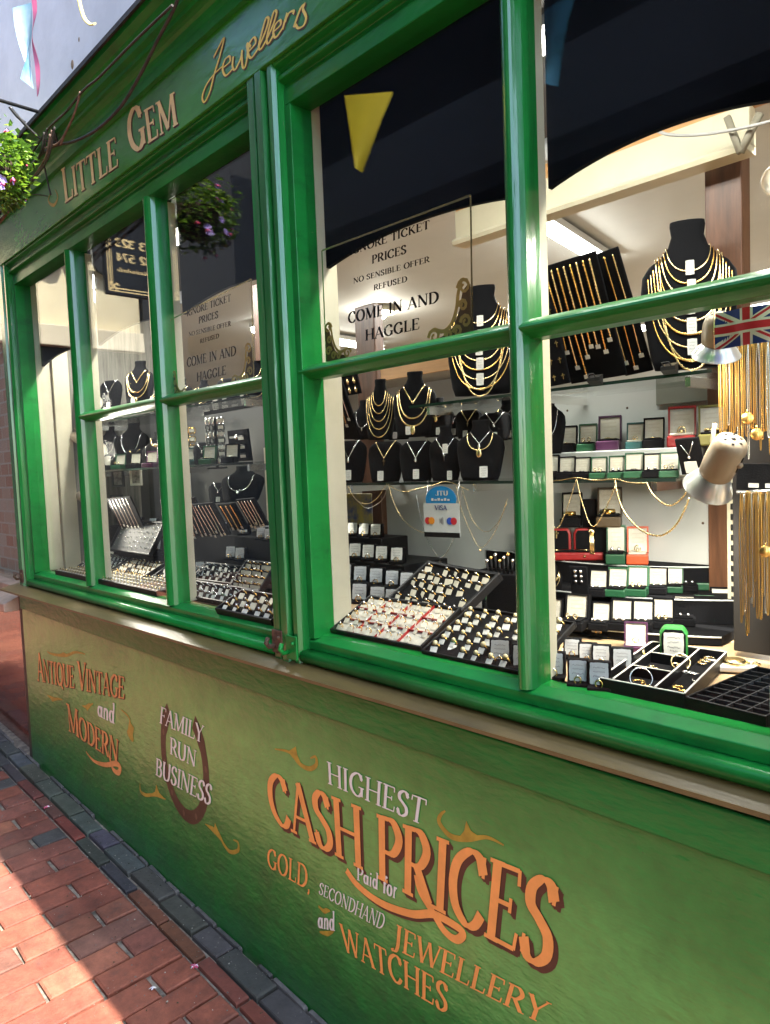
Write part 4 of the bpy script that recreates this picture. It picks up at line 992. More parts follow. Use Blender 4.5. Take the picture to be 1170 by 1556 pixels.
# ------------------------------------------------------------------ jewellery displays
FACE = 0.42                           # most stands are turned a little towards the passer-by
def scrib(mb, x0, x1, z, y, h, mi, rnd, n=14):
    P = [(x0 + (x1 - x0) * i / n, z + (h if i % 2 else -h) * rnd.uniform(.3, 1)) for i in range(n + 1) if rnd.random() > .12]
    if len(P) > 2: ribbon(mb, P, lambda i, ty, t: h * .22, lambda a, b, L: (a, y, b), 0, mi)
def tagcard(mb, cx, cz, y, wd, ht, mi=0, inkmi=None, rnd=random):
    """ornate price card: wavy edged plate facing -y"""
    n = 32; pts = []
    for i in range(n):
        a = 2 * math.pi * i / n; c, s_ = math.cos(a), math.sin(a)
        e = .5; r_ = 1 + .06 * math.cos(4 * a) * -1 + .035 * math.cos(8 * a)
        pts.append((cx + wd / 2 * r_ * math.copysign(abs(c) ** e, c), cz + ht / 2 * r_ * math.copysign(abs(s_) ** e, s_)))
    mb.exty(pts, y, y + .0012, mi)
    if inkmi is not None:
        for k, f in enumerate((.26, .08, -.12, -.28)):
            scrib(mb, cx - wd * (.30 if k < 3 else .18), cx + wd * (.30 if k < 3 else .18), cz + ht * f, y - .0004, ht * .035 * (1 if k < 2 else 1.3), inkmi, rnd, 12)
def ring_bm(mb, c, r, th, mi, axis='y', seg=12):
    P = []
    for i in range(seg):
        a = 2 * math.pi * i / seg
        P.append((c[0] + r * math.cos(a), c[1], c[2] + r * math.sin(a)) if axis == 'y' else (c[0] + r * math.cos(a), c[1] + r * math.sin(a), c[2]))
    mb.tube(P, th, 5, mi, closed=True)
# --- open jewel box
def jewel_box(cm, jewel='studs', liner=SATIN, deep=True, lidh=.052):
    def make():
        b = empty('jewellery_box', (0, 0, 0)); b['category'] = 'jewellery box'
        rnd = random.Random(hash(cm.name + jewel) % 1000 if False else len(cm.name) * 7 + len(jewel))
        o = MB(); o.box(-.026, .026, -.026, .022, 0, .019); o.build('base', cm, b, .0025)
        o = MB(); o.box(-.0215, .0215, -.0215, .0175, .0192, .0235); o.build('pad', VELVET if jewel != 'satin' else SATIN, b, .002)
        lid = MB()
        tl = lambda x, z, d: (x, .022 + z * .22 - d * .975, .019 + z * .975 + d * -.22 * -1)
        lid.prism([(-.026, 0), (.026, 0), (.026, lidh), (-.026, lidh)], lambda a, c_: tl(a, c_, -.011), lambda a, c_: tl(a, c_, .0))
        for q in ([(-.026, 0), (-.0225, 0), (-.0225, lidh), (-.026, lidh)], [(.0225, 0), (.026, 0), (.026, lidh), (.0225, lidh)], [(-.0224, lidh - .0035), (.0224, lidh - .0035), (.0224, lidh), (-.0224, lidh)]):
            lid.prism(q, lambda a, c_: tl(a, c_, .0002), lambda a, c_: tl(a, c_, .006))
        lo = lid.build('lid', cm, b)
        o = MB(); o.prism([(-.0222, .002), (.0222, .002), (.0222, lidh - .004), (-.0222, lidh - .004)], lambda a, c_: tl(a, c_, .0005), lambda a, c_: tl(a, c_, .0022))
        for k in range(3):
            zz = lidh * (.72 - k * .16); P = [(-.014 + .028 * i / 10, zz + (.0016 if i % 2 else -.0016) * rnd.uniform(.3, 1)) for i in range(11)]
            ribbon(o, P, lambda i, ty, t: .0005, lambda a, c_, L: tl(a, c_, .0026), 0, 1)
        o.build('lining', [liner, mat('faint_print', (.45, .38, .27), .6)], lo)
        o = MB()
        if jewel == 'studs':
            for s_ in (-1, 1): o.sphere((s_ * .009, -.012, .0275), .0052, 0, 8, 5)
        elif jewel == 'drops':
            for s_ in (-1, 1): ring_bm(o, (s_ * .008, -.012, .030), .0045, .0013, 0); o.sphere((s_ * .008, -.012, .0245), .0025)
        elif jewel == 'cross':
            o.box(-.0018, .0018, -.016, 0.012, .024, .0265); o.box(-.008, .008, -.002, .002, .0239, .0262)
        elif jewel == 'pendant':
            o.tube([(-.016, .012, .024), (0, -.006, .0245), (.016, .012, .024)], .0009, 5); ring_bm(o, (0, -.011, .0245), .004, .0014, 0, 'z')
        elif jewel == 'brooch':
            for k in range(8): a = k * .785; o.sphere((.012 * math.cos(a), .0 + .009 * math.sin(a), .027), .004, 0, 6, 4)
            o.sphere((0, 0, .028), .005)
        elif jewel == 'watch':
            o.lathe([(0, .008), (.012, .008), (.0135, .005), (.0135, 0), (0, 0)], 16, c=(0, 0, .024)); o.box(-.005, .005, -.02, -.0128, .024, .027); o.box(-.005, .005, .0128, .017, .024, .027)
        elif jewel == 'satin':
            o.sphere((0, -.004, .026), .004); ring_bm(o, (0, .004, .028), .007, .0012, 0)
        o.build('jewel', {'studs': SILVER, 'brooch': PALEG, 'watch': GOLD, 'satin': PALEG, 'cross': SILVER}.get(jewel, PALEG), b)
        return b
    return make
COLN = {}
def jbox(P, wpx, cm, jewel, label, group, rz=FACE, liner=SATIN, hs=1.0):
    k = wpx / ppm(P) / .052
    return use(('jb', cm.name, jewel, liner.name), jewel_box(cm, jewel, liner), P, rz, label, group, (k, k, k * hs))
# --- ring box: black block with an upright ornate price card
def card_block(cardm, big=False):
    def make():
        b = empty('card_stand', (0, 0, 0)); b['category'] = 'price card stand'; rnd = random.Random(3)
        o = MB(); o.extx([(-.022, 0), (-.022, .008), (-.006, .010), (.004, .052), (.022, .052), (.022, 0)], -.024, .024); o.build('block', VELVET, b, .002)
        o = MB(); 
        tagcard(o, 0, 0, 0, .040, .042, 0, 1, rnd); c_ = o.build('price_card', [cardm, INK], b); c_.location = (0, -.0065, .032); c_.rotation_euler = (-.22, 0, 0)
        o = MB(); ring_bm(o, (0, -.014, .014), .0075, .0014, 0); o.sphere((0, -.014, .0225), .003, 1, 6, 4); o.build('ring', [GOLD, SILVER], b)
        return b
    return make
def cstand(P, wpx, label, group, cm=CARD, rz=FACE, hs=1.0):
    k = wpx / ppm(P) / .048
    return use(('cb', cm.name), card_block(cm), P, rz, label, group, (k, k, k * hs))
# --- bust
SEC = [(0, .36, .13), (.08, .40, .145), (.3, .45, .15), (.52, .49, .145), (.64, .47, .13), (.71, .40, .115), (.77, .28, .10), (.83, .20, .092), (.9, .165, .086), (.97, .18, .088), (1.0, .175, .08)]
def bust_section(z):
    for a, b in zip(SEC, SEC[1:]):
        if z <= b[0]:
            t = (z - a[0]) / (b[0] - a[0]); return a[1] + (b[1] - a[1]) * t, a[2] + (b[2] - a[2]) * t
    return SEC[-1][1:]
def bfront(x, z):
    hw, hd = bust_section(min(max(z, 0), 1)); q = max(0.0, 1 - (x / hw) ** 2)
    return .22 * z - hd * q ** .5
def bust(strands, tags=(), neck=True, body=VELVET):
    """strands: (half width at top, z top, z bottom, radius, material, shape, pendant)"""
    def make():
        b = empty('necklace_bust', (0, 0, 0)); b['category'] = 'necklace bust'; rnd = random.Random(11)
        o = MB(); S = SEC if neck else SEC[:7]; seg = 20; vs = []
        for z, hw, hd in S:
            for k in range(seg):
                a = 2 * math.pi * k / seg; vs.append((hw * math.cos(a), .22 * z + hd * math.sin(a), z))
        fs = [(i * seg + k, i * seg + (k + 1) % seg, (i + 1) * seg + (k + 1) % seg, (i + 1) * seg + k) for i in range(len(S) - 1) for k in range(seg)]
        fs += [tuple(range(seg))[::-1], tuple((len(S) - 1) * seg + k for k in range(seg))]
        o.add(vs, fs, 0, True); o.build('bust_form', body, b)
        for xs, zt, zb_, r_, m_, shape, pend in strands:
            o = MB(); P = []
            for i in range(29):
                q = i / 28 * 2 - 1; z = zt - (zt - zb_) * ((1 - abs(q)) if shape == 'v' else (1 - abs(q) ** 2.2)); x = xs * q if shape == 'v' else xs * math.sin(q * math.pi / 2 * .98)
                P.append((x, bfront(x, z) - r_ * 1.05, z))
            if shape == 'c': o.chain(P, r_, 0, r_ * 2.4)
            else: o.tube(P, r_, 6)
            if pend:
                y = bfront(0, zb_ - .05)
                if pend == 'drop': o.sphere((0, y - .02, zb_ - .045), .032, 0, 8, 6, (1, .6, 1.4))
                elif pend == 'cross': o.box(-.008, .008, y - .02, y - .008, zb_ - .13, zb_ - .01); o.box(-.035, .035, y - .019, y - .009, zb_ - .062, zb_ - .045)
                elif pend == 'key': ring_bm(o, (0, y - .015, zb_ - .03), .028, .008, 0); o.box(-.006, .006, y - .02, y - .01, zb_ - .17, zb_ - .06); o.box(.006, .022, y - .02, y - .01, zb_ - .165, zb_ - .145)
                elif pend == 'locket': o.sphere((0, y - .02, zb_ - .06), .06, 0, 12, 8, (1, .35, 1.15))
            o.build('necklace', m_, b)
        for tx, tz, tw in tags:
            o = MB(); tagcard(o, 0, 0, 0, tw, tw * 1.15, 0, 1, rnd); t_o = o.build('price_tag', [CARD, INK], b)
            t_o.location = (tx, bfront(tx, tz) - .03, tz); t_o.rotation_euler = (-.2, 0, 0)
        return b
    return make
def put_bust(key, mk, px, py, y, wpx, hpx, label, group, rz=FACE):
    P = at(px, py, y); s_ = ppm(P)
    return use(('bust', key), mk, P, rz, label, group, (wpx / s_, wpx / s_, hpx / s_))
B_FIVE = bust([(.2 + .055 * k, .80 - .03 * k, .56 - .13 * k, .013, PALEG, 't', None) for k in range(5)])
B_THREE = bust([(.24, .78, .5, .014, PALEG, 'v', None), (.33, .74, .28, .015, PALEG, 't', None), (.37, .70, .16, .017, PALEG, 't', 'locket')], [(-.1, .1, .12)])
B_BIG = bust([(.22 + .028 * k, .83 - .03 * k, .64 - .085 * k, .0085 + .0016 * (k % 3), GOLD if k % 2 else PALEG, 'c', None) for k in range(8)] + [(.30 + .03 * k, .78 - .02 * k, -.02 + .06 * k, .011, PALEG, 'c', None) for k in range(2)], [(.0, .66, .09), (.01, .53, .09), (-.01, .40, .10), (.0, .27, .10), (.0, .13, .10)])
B_V = bust([(.27, .78, .45, .010, SILVER, 'v', 'drop')], [(.02, .14, .17)], neck=False)
B_VG = bust([(.27, .78, .45, .010, PALEG, 'v', 'cross')], [(-.08, .12, .17)], neck=False)
B_KEY = bust([(.27, .78, .50, .010, SILVER, 'v', 'key')], [(.03, .58, .16), (.16, .1, .15)])
B_LOCK = bust([(.26, .78, .5, .012, PALEG, 't', 'locket'), (.2, .80, .6, .008, SILVER, 'v', 'drop')], [(.1, .14, .17)])
B_BAND = bust([(.3, .76, .5, .05, PALEG, 't', None), (.34, .72, .3, .03, PALEG, 't', None)], [(0, .52, .13), (0, .36, .13)])
B_PLAIN = bust([(.28, .77, .3, .009, SILVER, 't', 'drop')])
# --- flat pad with hanging things
def tray_make(wd, dp, rim, m=VELVET, h=.022, grid=None, gm=None):
    def make():
        b = empty('display_tray', (0, 0, 0)); b['category'] = 'display tray'
        o = MB(); o.box(-wd / 2, wd / 2, -dp / 2, dp / 2, 0, h * .55); o.build('tray_bed', m, b, .002)
        o = MB()
        o.box(-wd / 2 - rim, wd / 2 + rim, -dp / 2 - rim, -dp / 2, 0, h); o.box(-wd / 2 - rim, wd / 2 + rim, dp / 2, dp / 2 + rim, 0, h)
        o.box(-wd / 2 - rim, -wd / 2, -dp / 2, dp / 2, 0, h); o.box(wd / 2, wd / 2 + rim, -dp / 2, dp / 2, 0, h)
        o.build('rim', BLACKP, b, .0015)
        if grid:
            o = MB(); nx, ny = grid
            for i in range(1, nx): x = -wd / 2 + wd * i / nx; o.box(x - .001, x + .001, -dp / 2, dp / 2, h * .56, h * .9)
            for i in range(1, ny): y = -dp / 2 + dp * i / ny; o.box(-wd / 2, wd / 2, y - .001, y + .001, h * .56, h * .89)
            o.build('divider', gm or RED, b)
        return b
    return make
# --- tagged ring: the ring stands in a slot, its white price tag lies in front
def ring_make(tagm=CARD, ringm=GOLD, stone=SILVER, tw=.013, th=.010, big=False):
    def make():
        b = empty('tagged_ring', (0, 0, 0)); b['category'] = 'ring'
        o = MB(); ring_bm(o, (0, 0, .004), .0062, .0011, 0, 'y', 10); o.sphere((0, 0, .0112), .0026 if not big else .004, 1, 6, 4); o.build('ring_band', [ringm, stone], b)
        o = MB(); o.prism([(-tw / 2, 0), (tw / 2, 0), (tw / 2, th), (-tw / 2, th)], lambda a, c_: (a, -.004 - c_ * .82, .0075 - c_ * .5), lambda a, c_: (a, -.0045 - c_ * .82, .0066 - c_ * .5)); o.build('price_tag', tagm, b)
        return b
    return make
RING = ring_make(); RINGB = ring_make(CARD, GOLD, mat('cream_stone_bead', (.75, .62, .35), .3), .011, .009, True); RINGC = ring_make(mat('ivory_tag', (.80, .72, .56), .6, var=.1, vscale=60), GOLD, SILVER, .018, .013)
RINGG = ring_make(CARD, GOLD, mat('emerald_stone', (.01, .3, .1), .1), .011, .009, True)
RINGS = ring_make(CARD, SILVER, SILVER, .010, .012)
def frame_quad(A, B, D):
    """origin and axes of a tray from three of its ground corners: A near-left, B near-right, D far-left"""
    A, B, D = Vector(A), Vector(B), Vector(D); U = B - A; V = D - A; V = V - U * (V.dot(U) / U.length_squared); return A, U, V
def rings_on(A, B, D, nx, ny, key, mk, label, group, skip=0.0, sc=1.0, seed=1, lift=.012, jit=.0025):
    rnd = random.Random(seed); A, U, V = frame_quad(A, B, D)
    rz = math.atan2(U.y, U.x); n = 0
    pitch = math.asin(max(-1, min(1, V.normalized().z)))
    for j in range(ny):
        for i in range(nx):
            if rnd.random() < skip: continue
            P = A + U * ((i + .5) / nx) + V * ((j + .5) / ny) + Vector((rnd.uniform(-jit, jit), rnd.uniform(-jit, jit), lift))
            r = use(key, mk, P, rz + rnd.uniform(-.12, .12), label, group, (sc, sc, sc)); r.rotation_euler[0] = pitch; r.rotation_euler[2] += rnd.uniform(-.2, .2); k_ = sc * rnd.uniform(.85, 1.15); r.scale = (k_, k_, k_); n += 1
    return n
def perpD(A, B, px, py):
    A, B = Vector(A), Vector(B); U = B - A; r = ray(px, py); return CAM + r * ((A - CAM).dot(U) / r.dot(U))
def tray_at(A, B, D, key, label, rim=.008, m=VELVET, h=.022, grid=None, gm=None):
    A, U, V = frame_quad(A, B, D); c = A + U / 2 + V / 2
    t = use(key, tray_make(U.length, V.length, rim, m, h, grid, gm), c, math.atan2(U.y, U.x), label, 'jewellery trays')
    t.rotation_euler[0] = math.asin(max(-1, min(1, V.normalized().z))); return t
def pad(A, B, Ct, label, mk, thick=.008, cat='display pad', lean=None):
    """an upright or leaning black board: A bottom-left, B bottom-right, Ct top-left; mk(builder, W, H, root) adds what hangs on it in board units"""
    A, B, Ct = Vector(A), Vector(B), Vector(Ct); U = B - A; V = Ct - A; W, H = U.length, V.length
    u = U.normalized(); v = (V - u * V.dot(u)).normalized(); n = u.cross(v)      # n points away from the viewer
    r = empty('display_pad', A, 0, label, cat, 'display pads'); r.rotation_euler = Matrix((u, n, v)).transposed().to_euler()
    o = MB(); o.box(0, W, 0, thick, 0, H); o.build('board', VELVET, r, .002)
    mk(W, H, r); return r
def pad_chains(n, m, tags=True, r_=.0022, spread=.9, lens=(.6, .9)):
    def f(W, H, root):
        rnd = random.Random(n)
        for i in range(n):
            x = W * (.5 + spread * ((i + .5) / n - .5)); L = H * rnd.uniform(*lens)
            o = MB(); o.chain([(x, -.003, H * .96), (x + rnd.uniform(-.002, .002), -.003, H * .96 - L * .5), (x + rnd.uniform(-.003, .003), -.003, H * .96 - L)], r_, 0, r_ * 2.4)
            o.build('bracelet', m[i % len(m)], root)
            if tags:
                o = MB(); o.box(x - .006, x + .006, -.0055, -.0048, H * .96 - L - .009, H * .96 - L + .001); o.build('price_tag', CARD, root)
    return f
def pad_grid(nx, ny, kind='drop', m=None):
    def f(W, H, root):
        rnd = random.Random(nx * ny)
        for j in range(ny):
            for i in range(nx):
                x = W * (i + .5) / nx; z = H * (j + .5) / ny; o = MB(); q = min(W / nx, H / ny) * .3
                if kind == 'cross': o.box(x - q * .14, x + q * .14, -.004, -.001, z - q, z + q); o.box(x - q * .65, x + q * .65, -.0041, -.0012, z + q * .2, z + q * .5)
                elif kind == 'card': tagcard(o, x, z, -.003, q * 2.2, q * 2.0)
                else: o.sphere((x, -.003, z), q * .8, 0, 7, 5, (1, .5, 1.2)); ring_bm(o, (x, -.003, z + q * 1.2), q * .3, q * .09, 0)
                o.build('pendant' if kind != 'card' else 'price_card', m or PALEG, root)
    return f
# --- clip lamp
def clip_lamp(base, mouth, r, label, lit=2.2, body=True):
    A, B = Vector(base), Vector(mouth); d = (B - A); L = d.length
    t = empty('spot_lamp', A, 0, label, 'lamp', 'clip lamps inside the windows'); t.rotation_euler = d.to_track_quat('-Z', 'Y').to_euler()
    rb = r * .68
    o = MB(); o.lathe([(0, .002), (rb * .55, .001), (rb * .86, -.004), (rb, -.016), (rb * 1.02, -L * .5), (rb * .97, -L * .68), (rb * .8, -L * .73)], 24); o.build('lamp_body', BEIGE, t)
    o = MB()
    for k in range(6): a = k * 1.047; o.sphere((rb * .5 * math.cos(a), rb * .5 * math.sin(a), .0012), rb * .11, 0, 6, 4, (1, 1, .3))
    o.sphere((0, 0, .002), rb * .16, 0, 8, 4, (1, 1, .3)); o.build('vent_hole', BLACKP, t)
    a0 = R(-60)
    o = MB()
    for zz in (-L * .22, -L * .42):
        c = Vector((rb * 1.015 * math.cos(a0), rb * 1.015 * math.sin(a0), zz)); o.sphere(c, rb * .16, 0, 6, 5, (.5, .5, 1.3))
    o.sphere((rb * 1.02 * math.cos(a0), rb * 1.02 * math.sin(a0), -L * .32), rb * .2, 1, 10, 6); o.build('switch', [BLACKP, BEIGE], t)
    o = MB(); o.lathe([(rb * .9, -L * .71), (r * .72, -L * .77), (r * .88, -L * .88), (r * 1.0, -L * .99), (r * 1.03, -L), (r * 1.0, -L * 1.005), (r * .93, -L * .99), (r * .8, -L * .89), (r * .6, -L * .79), (rb * .5, -L * .72)], 32); o.build('lamp_shade', [mat('satin_aluminium', (.75, .74, .70), .3, .85)], t)
    o = MB(); o.sphere((0, 0, -L * .82), r * .36, 0, 14, 10); o.build('bulb', BULB, t)
    l_ = bpy.data.lights.new('lamp_glow', 'SPOT'); l_.energy = lit; l_.color = (1, .92, .80); l_.spot_size = R(110); l_.spot_blend = .6; l_.shadow_soft_size = .05
    lo = bpy.data.objects.new('lamp_glow', l_); C.objects.link(lo); lo.parent = t; lo.location = (0, 0, -L * 1.06)
    o = MB(); o.tube([(0, rb * .9, -L * .4), (0, rb * 1.5, -L * .36), (0, rb * 2.0, -L * .1)], rb * .13, 6); o.build('arm', BEIGE, t)
    return t
ZF = 1.052                            # top of the display bed, lined
def blk(name, xa, xb, ya, yb, z0, z1, m, label, cat):
    o = MB(); o.box(xa, xb, ya, yb, z0, z1); return tag(o.build(name, m, None, .003), label, cat)
# ---------------- right pane, lower shelf: two rows of open boxes
zr = at(960, 683, .64).z
xa, xb = at(822, 700, .62).x, xR_ - .01
blk('display_riser', xa, xb, .595, .70, ZS2 + .001, zr, WHITE, 'pale riser board under the back row of boxes on the lower glass shelf', 'riser')
rowA = [(862, 26, VELVET, 'pendant', 'black'), (892, 27, BOXGR, 'drops', 'dark green'), (925, 34, PURPLE, 'pendant', 'purple'), (965, 26, TEAL, 'satin', 'teal'), (993, 30, VELVET, 'pendant', 'black velvet'), (1036, 40, RED, 'satin', 'red and white'), (1083, 40, OLIVE, 'brooch', 'olive')]
what = {'studs': 'with a pair of studs', 'drops': 'with drop earrings', 'pendant': 'with a fine pendant', 'cross': 'with a silver cross', 'satin': 'lined in ivory satin', 'brooch': 'with a bead brooch', 'watch': 'with a gold watch'}
GA = 'open boxes on the lower glass shelf'
for i, (px, wp, m, j, cn) in enumerate(rowA):
    P = at(px, 684, .635); P.z = zr + .0005
    jbox(P, wp, m, j, f'open {cn} box {what[j]}, {nth(i, len(rowA))} back row, lower shelf', GA, rz=.36, hs=1.15)
rowB = [(834, 27, VELVET, 'cross', 'black'), (860, 25, VELVET, 'cross', 'black'), (884, 24, VELVET, 'cross', 'black'), (909, 24, BOXGR, 'drops', 'green'), (937, 25, BOXGR, 'studs', 'green'), (963, 28, BOXGR, 'cross', 'green'), (991, 27, VELVET, 'studs', 'black'), (1017, 28, BOXGR, 'drops', 'green')]
for i, (px, wp, m, j, cn) in enumerate(rowB):
    P = at(px, 727, .52); P.z = ZS2 + .0005
    jbox(P, wp, m, j, f'open {cn} box {what[j]}, {nth(i, len(rowB))} front row, lower shelf', GA, rz=.36)
A, B, D = at(1036, 722, .47), at(1072, 720, .47), at(1044, 668, .50)
def necklace_card(W, H, root):
    o = MB(); o.tube([(W * .25, -.003, H * .85), (W * .5, -.003, H * .55), (W * .78, -.003, H * .9)], .001, 5); o.sphere((W * .5, -.004, H * .5), .004, 0, 7, 5); o.build('necklace', SILVER, root)
    o = MB(); tagcard(o, W * .5, H * .22, -.004, W * .55, H * .34); o.build('price_card', CARD, root)
pad(A, B, D, 'black pad with fine silver necklace and bright white card beside the big lamp', necklace_card)
# ---------------- upper glass shelf: pads and busts
pad(at(814, 592, .50), at(866, 582, .50), at(812, 462, .56), 'black pad of pale gold crosses and pendants beside the thick mullion', pad_grid(4, 6, 'cross'))
pad(at(868, 584, .54), at(952, 570, .54), at(884, 434, .66), 'black leaning pad hung with gold chain bracelets and white tags', pad_chains(8, [GOLD, PALEG], r_=.0030))
pad(at(950, 572, .56), at(992, 563, .56), at(955, 420, .68), 'narrow black pad with tagged gold chains between bracelet pad and big bust', pad_chains(3, [PALEG, GOLD], r_=.0024, lens=(.8, .95)))
put_bust('big', B_BIG, 1050, 560, .55, 142, 228, 'tall black bust draped with many heavy gold chains and white tags near the flag', 'black necklace busts', rz=.5)
put_bust('big', B_BIG, 733, 600, .56, 116, 168, 'black bust with gold curb chains, right of the notice and partly behind the thick mullion', 'black necklace busts', rz=.5)
blk('grey_card', at(995, 600, .7).x, at(1083, 600, .7).x, .705, .709, at(1040, 612, .7).z, at(1040, 578, .7).z, mat('grey_green_card', (.20, .21, .17), .6), 'flat grey green card under the upper glass shelf by the brown post', 'card')
def clip(px, py, y, label):
    P = at(px, py, y); o = MB(); o.extx([(-.012, -.004), (-.012, .004), (.004, .012), (.006, .012), (.006, -.012), (.004, -.012)], -.016, .016); o.tube([(-.008, -.014, .004), (-.008, -.024, .012), (.008, -.024, .012), (.008, -.014, .004)], .0014, 5)
    b = o.build('bulldog_clip', IRON); b.location = P; tag(b, label, 'clip', 'black clips on the glass shelf')
clip(905, 577, .45, 'black bulldog clip on upper shelf edge under the bracelet pad'); clip(1018, 560, .45, 'black bulldog clip on upper shelf edge under the big bust')
# ---------------- Union flag
def union_flag():
    A, B, D = at(1086, 531, .10), at(1182, 516, .10), at(1086, 476, .10)
    f = empty('union_flag', A, 0, 'small Union Jack flag hanging in front of the upper lamp', 'flag')
    U = (B - A); V = Vector((0, 0, (D - A).z)); W, H = U.length, V.length
    f.rotation_euler = (0, 0, math.atan2(U.y, U.x))
    def wob(x, z): return .004 * math.sin(x / W * 7 + z / H)
    ms = [mat('flag_blue', (.012, .03, .22), .6), mat('flag_white', (.80, .79, .77), .6), mat('flag_red', (.52, .01, .03), .6)]
    def sheet(poly, off, mi, name):
        o = MB(); 
        # strips so that the cloth can wave
        n = 24
        xs0, xs1 = min(p[0] for p in poly), max(p[0] for p in poly)
        def cut(xa, xb):
            P = poly
            for s_, lim in ((1, xa), (-1, xb)):
                out = []
                for i in range(len(P)):
                    a, b = P[i], P[(i + 1) % len(P)]; da, db_ = s_ * (a[0] - lim), s_ * (b[0] - lim)
                    if da >= 0: out.append(a)
                    if da * db_ < 0: t = da / (da - db_); out.append((a[0] + (b[0] - a[0]) * t, a[1] + (b[1] - a[1]) * t))
                P = out
                if len(P) < 3: return None
            return P
        for i in range(n):
            P = cut(W * i / n, W * (i + 1) / n)
            if P: o.add([(x, wob(x, z) - off, z) for x, z in P], [tuple(range(len(P)))], 0); o.add([(x, wob(x, z) + .0006 - off * .0, z) for x, z in P], [tuple(range(len(P)))[::-1]], 0) if off == 0 else None
        return o.build(name, ms[mi], f)
    sheet([(0, 0), (W, 0), (W, H), (0, H)], 0, 0, 'cloth')
    def dg(a, b, w_, off, mi, name):
        dx, dz = b[0] - a[0], b[1] - a[1]; L = math.hypot(dx, dz); nx, nz = -dz / L * w_, dx / L * w_
        P = [(a[0] + nx, a[1] + nz), (a[0] - nx, a[1] - nz), (b[0] - nx, b[1] - nz), (b[0] + nx, b[1] + nz)]
        for ax, lim, s_ in ((0, 0, 1), (0, W, -1), (1, 0, 1), (1, H, -1)):
            out = []
            for i in range(len(P)):
                p, q = P[i], P[(i + 1) % len(P)]; dp, dq = s_ * (p[ax] - lim), s_ * (q[ax] - lim)
                if dp >= 0: out.append(p)
                if dp * dq < 0: t = dp / (dp - dq); out.append((p[0] + (q[0] - p[0]) * t, p[1] + (q[1] - p[1]) * t))
            P = out
        sheet(P, off, mi, name)
    k = H / 30
    dg((0, 0), (W, H), 3 * k, .0004, 1, 'white_saltire'); dg((0, H), (W, 0), 3 * k, .0005, 1, 'white_saltire')
    s_ = 1.0 * k
    dg((0, -s_ * 1.1), (W * .5, H * .5 - s_ * 1.1), s_, .0006, 2, 'red_saltire'); dg((W * .5, H * .5 + s_ * 1.1), (W, H + s_ * 1.1), s_, .0006, 2, 'red_saltire')
    dg((0, H - s_ * 1.1), (W * .5, H * .5 - s_ * 1.1), s_, .0007, 2, 'red_saltire'); dg((W * .5, H * .5 + s_ * 1.1), (W, s_ * 1.1), s_, .0007, 2, 'red_saltire')
    c = W * .53
    sheet([(c - 5 * k, 0), (c + 5 * k, 0), (c + 5 * k, H), (c - 5 * k, H)], .0009, 1, 'white_cross'); sheet([(0, H / 2 - 5 * k), (W, H / 2 - 5 * k), (W, H / 2 + 5 * k), (0, H / 2 + 5 * k)], .0010, 1, 'white_cross')
    sheet([(c - 3 * k, 0), (c + 3 * k, 0), (c + 3 * k, H), (c - 3 * k, H)], .0012, 2, 'red_cross'); sheet([(0, H / 2 - 3 * k), (W, H / 2 - 3 * k), (W, H / 2 + 3 * k), (0, H / 2 + 3 * k)], .0013, 2, 'red_cross')
    o = MB(); o.tube([(-.001, .002, -.0), (-.001, .002, H + .012)], .0012, 5); o.build('stick', PALEG, f)
union_flag()
# ---------------- lamps
clip_lamp(at(1114, 668, .20), at(1075, 742, .245), .044, 'beige swivel spot lamp with vent holes and lit white rim, below the flag', 3.2)
clip_lamp(at(1096, 478, .18), at(1088, 540, .21), .040, 'beige spot lamp half hidden by the Union Jack', 3.2)
clip_lamp(at(1212, 225, .42), at(1192, 275, .36), .038, 'glaring spot lamp at the right edge under the header', 3.0)
clip_lamp(at(100, 656, .20), at(150, 684, .14), .034, 'beige spot lamp with white cone, upper of the pair at the far left end', 2.6)
clip_lamp(at(106, 744, .21), at(146, 768, .16), .032, 'beige spot lamp with white cone, lower of the pair at the far left end', 2.6)
clip_lamp(at(112, 596, .21), at(146, 612, .19), .030, 'small spot lamp high in the far left corner', 2.4)
# ---------------- gold chain rack at the right edge
def chain_rack(x0px, x1px, ytop, n, ylens, y, label, ms, grp, rads):
    rnd = random.Random(n)
    for i in range(n):
        px = x0px + (x1px - x0px) * (i + .5) / n; a = at(px, ytop + rnd.uniform(-3, 3), y + rnd.uniform(-.015, .015)); yb = rnd.uniform(*ylens)
        L = a.z - at(px, yb, a.y).z; d = rads[i % len(rads)] * 1.6
        o = MB(); P = [a + Vector((0, 0, 0)), a + Vector((-d, -.002, -L * .3)), a + Vector((-d * .7, 0, -L * .92)), a + Vector((0, 0, -L)), a + Vector((d * .7, 0, -L * .92)), a + Vector((d, -.002, -L * .3)), a]
        o.chain([q - a for q in smooth([tuple(q) for q in P], 5) and [Vector(q) for q in smooth([tuple(q) for q in P], 5)]], rads[i % len(rads)], 0, rads[i % len(rads)] * 2.6)
        b = o.build('gold_chain' if ms[i % len(ms)] is not SILVER else 'silver_chain', ms[i % len(ms)]); b.location = a
        tag(b, label if not isinstance(label, (list, tuple)) else label[i], 'chain', grp)
chain_rack(1092, 1178, 512, 28, (640, 700), .30, 'long fine chain hanging close among others on the upper rack at the right edge', [RACKG, GOLD, RACKG, RACKG, SILVER], 'chains on the upper right rack', [.0012, .0017, .0010])
chain_rack(1124, 1178, 748, 20, (880, 965), .34, 'long chain hanging close among others on the lower rack at the right edge', [RACKG, RACKG, SILVER, GOLD], 'chains on the lower right rack', [.0013, .0010, .0017])
